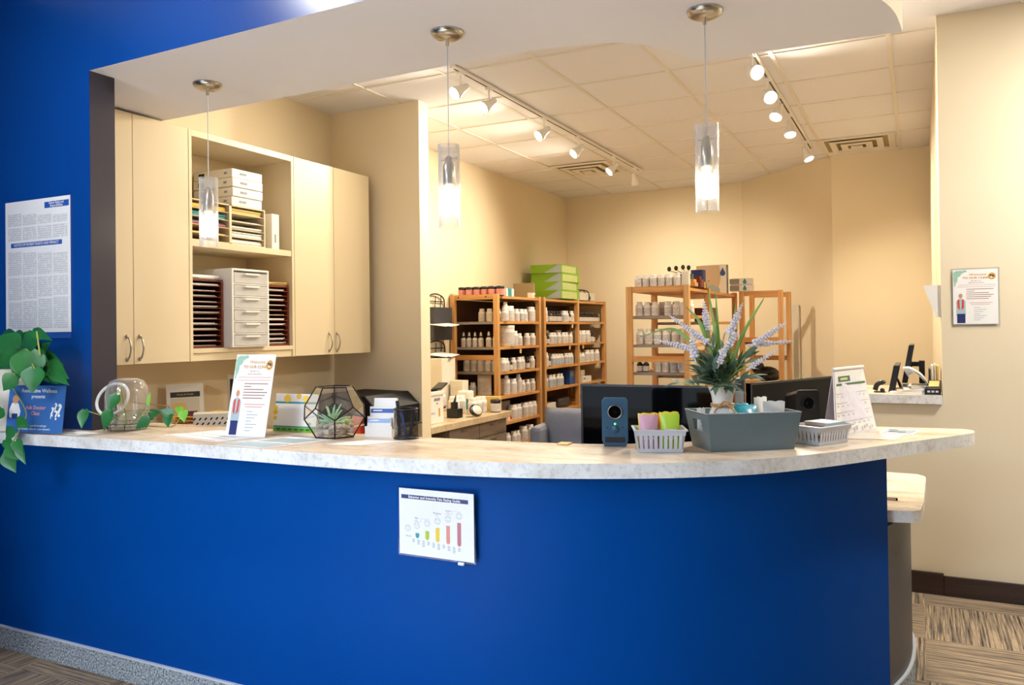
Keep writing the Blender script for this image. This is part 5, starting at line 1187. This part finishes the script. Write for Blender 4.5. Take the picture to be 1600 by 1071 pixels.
# framed print, dark frame, basket, dried flowers under the cabinets
t = thing('picture_print', 'tilted white-bordered print with a dark title bar under the wall cabinets', 'print', (-3.70, 3.12, SZ+.02), 1.1)
w, h = .20, .345; b = MB().box(0, w, 0, .006, 0, h, 0); y = -.0006; rect(b, .02, w-.02, h-.075, h-.045, 1, y); rect(b, .02, w-.025, .04, h-.08, 2, y); rect(b, .06, w-.04, .12, .19, 3, y-.0003); rect(b, .03, .10, .13, .24, 4, y-.0004); text(b, 'Home & Health', .014, .10, h-.06, 4, y-.0005); b.build('print_sheet', ['paper', 'blk', 'offwh', 'cherry', 'manila'], t); t.rotation_euler.x = -.15
t = thing('dark_frame', 'tall white-edged frame with a black face leaning under the wall cabinets', 'frame', (-3.62, 3.47, SZ), .75)
MB().box(0, .20, 0, .03, 0, .40).build('frame', 'offwh', t, bevel=.003); MB().box(.014, .186, -.001, 0, .02, .375).build('black_face', 'blk', t)
t = thing('woven_basket', 'pale basket with a black woven diamond pattern under the wall cabinets', 'basket', (-3.25, 3.03, SZ), .75)
b = MB().prism([(-.10, -.06), (.10, -.06), (.105, .06), (-.105, .06)], 0, .235, 0)
for i in range(7):
    for j in range(9):
        x, z = -.09+.0267*i+(.013 if j % 2 else 0)-.006, .006+.0245*j; b.add([(x, -.0606, z), (x+.010, -.0606, z+.012), (x+.004, -.0606, z+.016), (x-.006, -.0606, z+.004)], [(0, 1, 2, 3)], 1)
b.build('basket_body', ['offwh', 'blk'], t)
t = thing('dried_flowers', 'yellow and orange dried flowers in a dark bowl beside the woven basket', 'flowers', (-3.46, 3.02, SZ))
MB().lathe([(0, 0), (.04, 0), (.05, .06), (.055, .13), (.05, .13), (0, .10)], 18).build('bowl', 'blk', t)
b = MB(); rr = random.Random(2)
for i in range(9):
    an = rr.uniform(0, 6.28); q = Vector((.035*math.cos(an), .04*math.sin(an), .15+rr.uniform(0, .05)))
    for k in range(6): b.leaf(q, (math.cos(k), math.sin(k), .5), (0, 0, 1), .045, .03, i % 2, False, .2, .3)
b.build('petals', ['gold', 'oj'], t)
t = thing('yellow_bouquet', 'dark vase with yellow blooms beside the black-faced frame', 'flowers', (-3.42, 3.25, SZ)); MB().lathe([(0, 0), (.04, 0), (.055, .06), (.035, .12), (.04, .14), (0, .13)], 16).build('vase_body', 'navyink', t)
b = MB()
for i in range(8):
    an = rr.uniform(0, 6.28); q = Vector((.04*math.cos(an), .05*math.sin(an), .16+rr.uniform(0, .05)))
    for k in range(6): b.leaf(q, (math.cos(k), math.sin(k), .4), (0, 0, 1), .04, .025, 0 if i % 3 else 1, False, .2, .3)
b.build('petals', ['yellow', 'blade'], t)
o = MB().tube([(-3.66, 2.86, 1.03), (-3.58, 3.02, 1.0), (-3.56, 3.10, .75)], .003, 5).tube([(-3.66, 2.90, .99), (-3.59, 3.02, .975), (-3.56, 3.10, .75)], .003, 5).build('dry_twig', 'tan'); tag(o, 'thin dry twigs sticking out beside the tilted print', 'twig')
# ================================================================== ALCOVE DESK
t = thing('alcove_counter', 'narrow grey-edged countertop on the half wall of the alcove', 'countertop'); MB().prism([(-.75, 4.655), (.098, 4.655), (.098, 5.35), (-.75, 5.35)], .9745, 1.020, 1, 0).build('countertop', ['top', 'edge'], t, bevel=.003); MB().box(-.74, -.70, 4.79, 5.3, 0, .974).build('support', 'melamine', t)
AZ = 1.0205
t = thing('webcam', 'small black curved gadget on the alcove counter behind the calendar', 'gadget', (-.200, 4.78, AZ)); MB().tube(smooth_path([(-.02, 0, .012), (-.01, 0, .04), (.015, 0, .055), (.024, 0, .045)], 5), .013, 10).box(-.025, .03, -.02, .02, 0, .006).ball((.016, -.008, .012), .012).build('body', 'blk', t)
def edge_screen(label, x0, x1, y, z0, z1, arm):
    t = thing('computer_monitor', label, 'monitor', (x0, y, AZ))
    b = MB(); dx = x1-x0; a0, a1 = z0-AZ, z1-AZ
    for m, e0, e1 in ((0, 0, .028),): b.add([(e0, -.01, a0), (e1, -.01, a0), (e1+dx, -.01, a1), (e0+dx, -.01, a1), (e0, .40, a0), (e1, .40, a0), (e1+dx, .40, a1), (e0+dx, .40, a1)], [(0, 1, 2, 3), (7, 6, 5, 4), (0, 4, 5, 1), (1, 5, 6, 2), (2, 6, 7, 3), (3, 7, 4, 0)])
    b.build('screen_case', 'blk', t, bevel=.003)
    b = MB(); c = (a0+a1)/2
    if arm: b.box(.03, .05, .15, .25, c-.06, c+.03).box(.045, .10, .17, .23, c-.02, c+.005).prism([(.085, .16), (.115, .16), (.115, .24), (.085, .24)], 0, c+.012).box(.03, .115, .10, .30, 0, .012)
    else: b.add([(.03, .15, a1*.6), (.03, .25, a1*.6), (.055, .15, 0), (.055, .25, 0), (.075, .15, 0), (.075, .25, 0)], [(0, 2, 4), (1, 5, 3), (0, 1, 3, 2), (0, 4, 5, 1), (2, 3, 5, 4)])
    b.build('stand_arm', 'blk', t)
edge_screen('low black screen seen edge-on at the front of the alcove counter', -.156, -.128, 4.80, 1.0215, 1.165, False)
edge_screen('tall black monitor on an arm seen edge-on over the open book', -.092, -.055, 4.95, 1.062, 1.270, True)
t = thing('open_book', 'thick book fanned open on papers in the alcove', 'book', (-.03, 4.80, AZ+.0405))
b = MB()
for i in range(7):
    q = smooth_path([(.07, 0, .002), (.045-.003*i, 0, .045+.001*i), (.01-.004*i, 0, .072+.003*i), (-.03-.004*i, 0, .05+.007*i)], 4); n = len(q)
    b.add([(x, -.09, z) for x, _, z in q]+[(x, .10, z) for x, _, z in q], [(j, j+1, n+j+1, n+j) for j in range(n-1)], 0, True)
b.build('pages', 'paper', t, solid=.0025)
MB().box(-.03, .075, -.1, .11, 0, .003).build('cover', 'offwh', t)
for k in range(4):
    o = MB().at((-.055+.012*k, 4.80, AZ+.010*k), .12*k-.15).box(-.08+.012*k, .09-.006*k, -.1, .12, 0, .0095).build('paper_pad', 'offwh' if k % 2 else 'paper'); tag(o, f'pale papers under the open book in the alcove, {("lowest", "second", "third", "topmost")[k]} of the pile', 'paper', 'papers in the alcove')
for k, (x, h, m, nm) in enumerate(((.045, .12, 'dgrey', 'thin dark'), (.058, .14, 'paper', 'white'), (.071, .145, 'offwh', 'cream'), (.084, .138, 'manila', 'buff'))):
    o = MB().box(x-.005, x+.005, 4.92, 5.10, AZ, AZ+h).build('booklet', m, bevel=.001); tag(o, f'{nm} booklet standing upright against the side wall of the alcove', 'booklet', 'booklets in the alcove')
t = thing('card_terminal', 'black card terminal with a beige screen and pale keys on the alcove counter', 'card terminal', (.062, 4.73, AZ), 0)
b = MB(); pr = [(-.045, -.05), (.03, -.05), (.032, .05), (-.035, .05)]; b.prism(pr, 0, .03).add([(-.04, -.05, .03), (.03, -.05, .03), (.034, .03, .072), (-.028, .03, .072), (-.035, .05, .03), (.032, .05, .03)], [(0, 1, 2, 3), (3, 2, 5, 4), (0, 3, 4), (1, 5, 2)]); b.build('housing', 'blk', t, bevel=.003)
MB().add([(-.026, -.030, .0425), (.022, -.030, .0425), (.026, .018, .0677), (-.020, .018, .0677)], [(0, 1, 2, 3)]).build('screen', 'manila', t)
for i in range(3):
    x = -.032+.019*i; MB().box(x, x+.013, -.0515, -.05, .012, .022).build('key', 'lgrey', t)
t = thing('wall_pocket', 'white wedge-shaped plastic pocket on the end of the beige wall', 'wall pocket', (.0995, 4.76, 1.42))
MB().add([(-.078, -.07, .16), (-.074, -.07, .165), (0, -.07, .165), (0, -.07, 0), (-.022, -.07, 0)]+[(-.078, .0, .16), (-.074, .0, .165), (0, .0, .165), (0, .0, 0), (-.022, .0, 0)], [(0, 4, 3, 2, 1), (5, 6, 7, 8, 9), (0, 1, 6, 5), (1, 2, 7, 6), (2, 3, 8, 7), (3, 4, 9, 8), (4, 0, 5, 9)]).build('pocket', 'wh', t)
MB().box(.0, .003, -.07, .0, -.02, .16).build('mount', 'lgrey', t)
bpy.context.view_layer.update()
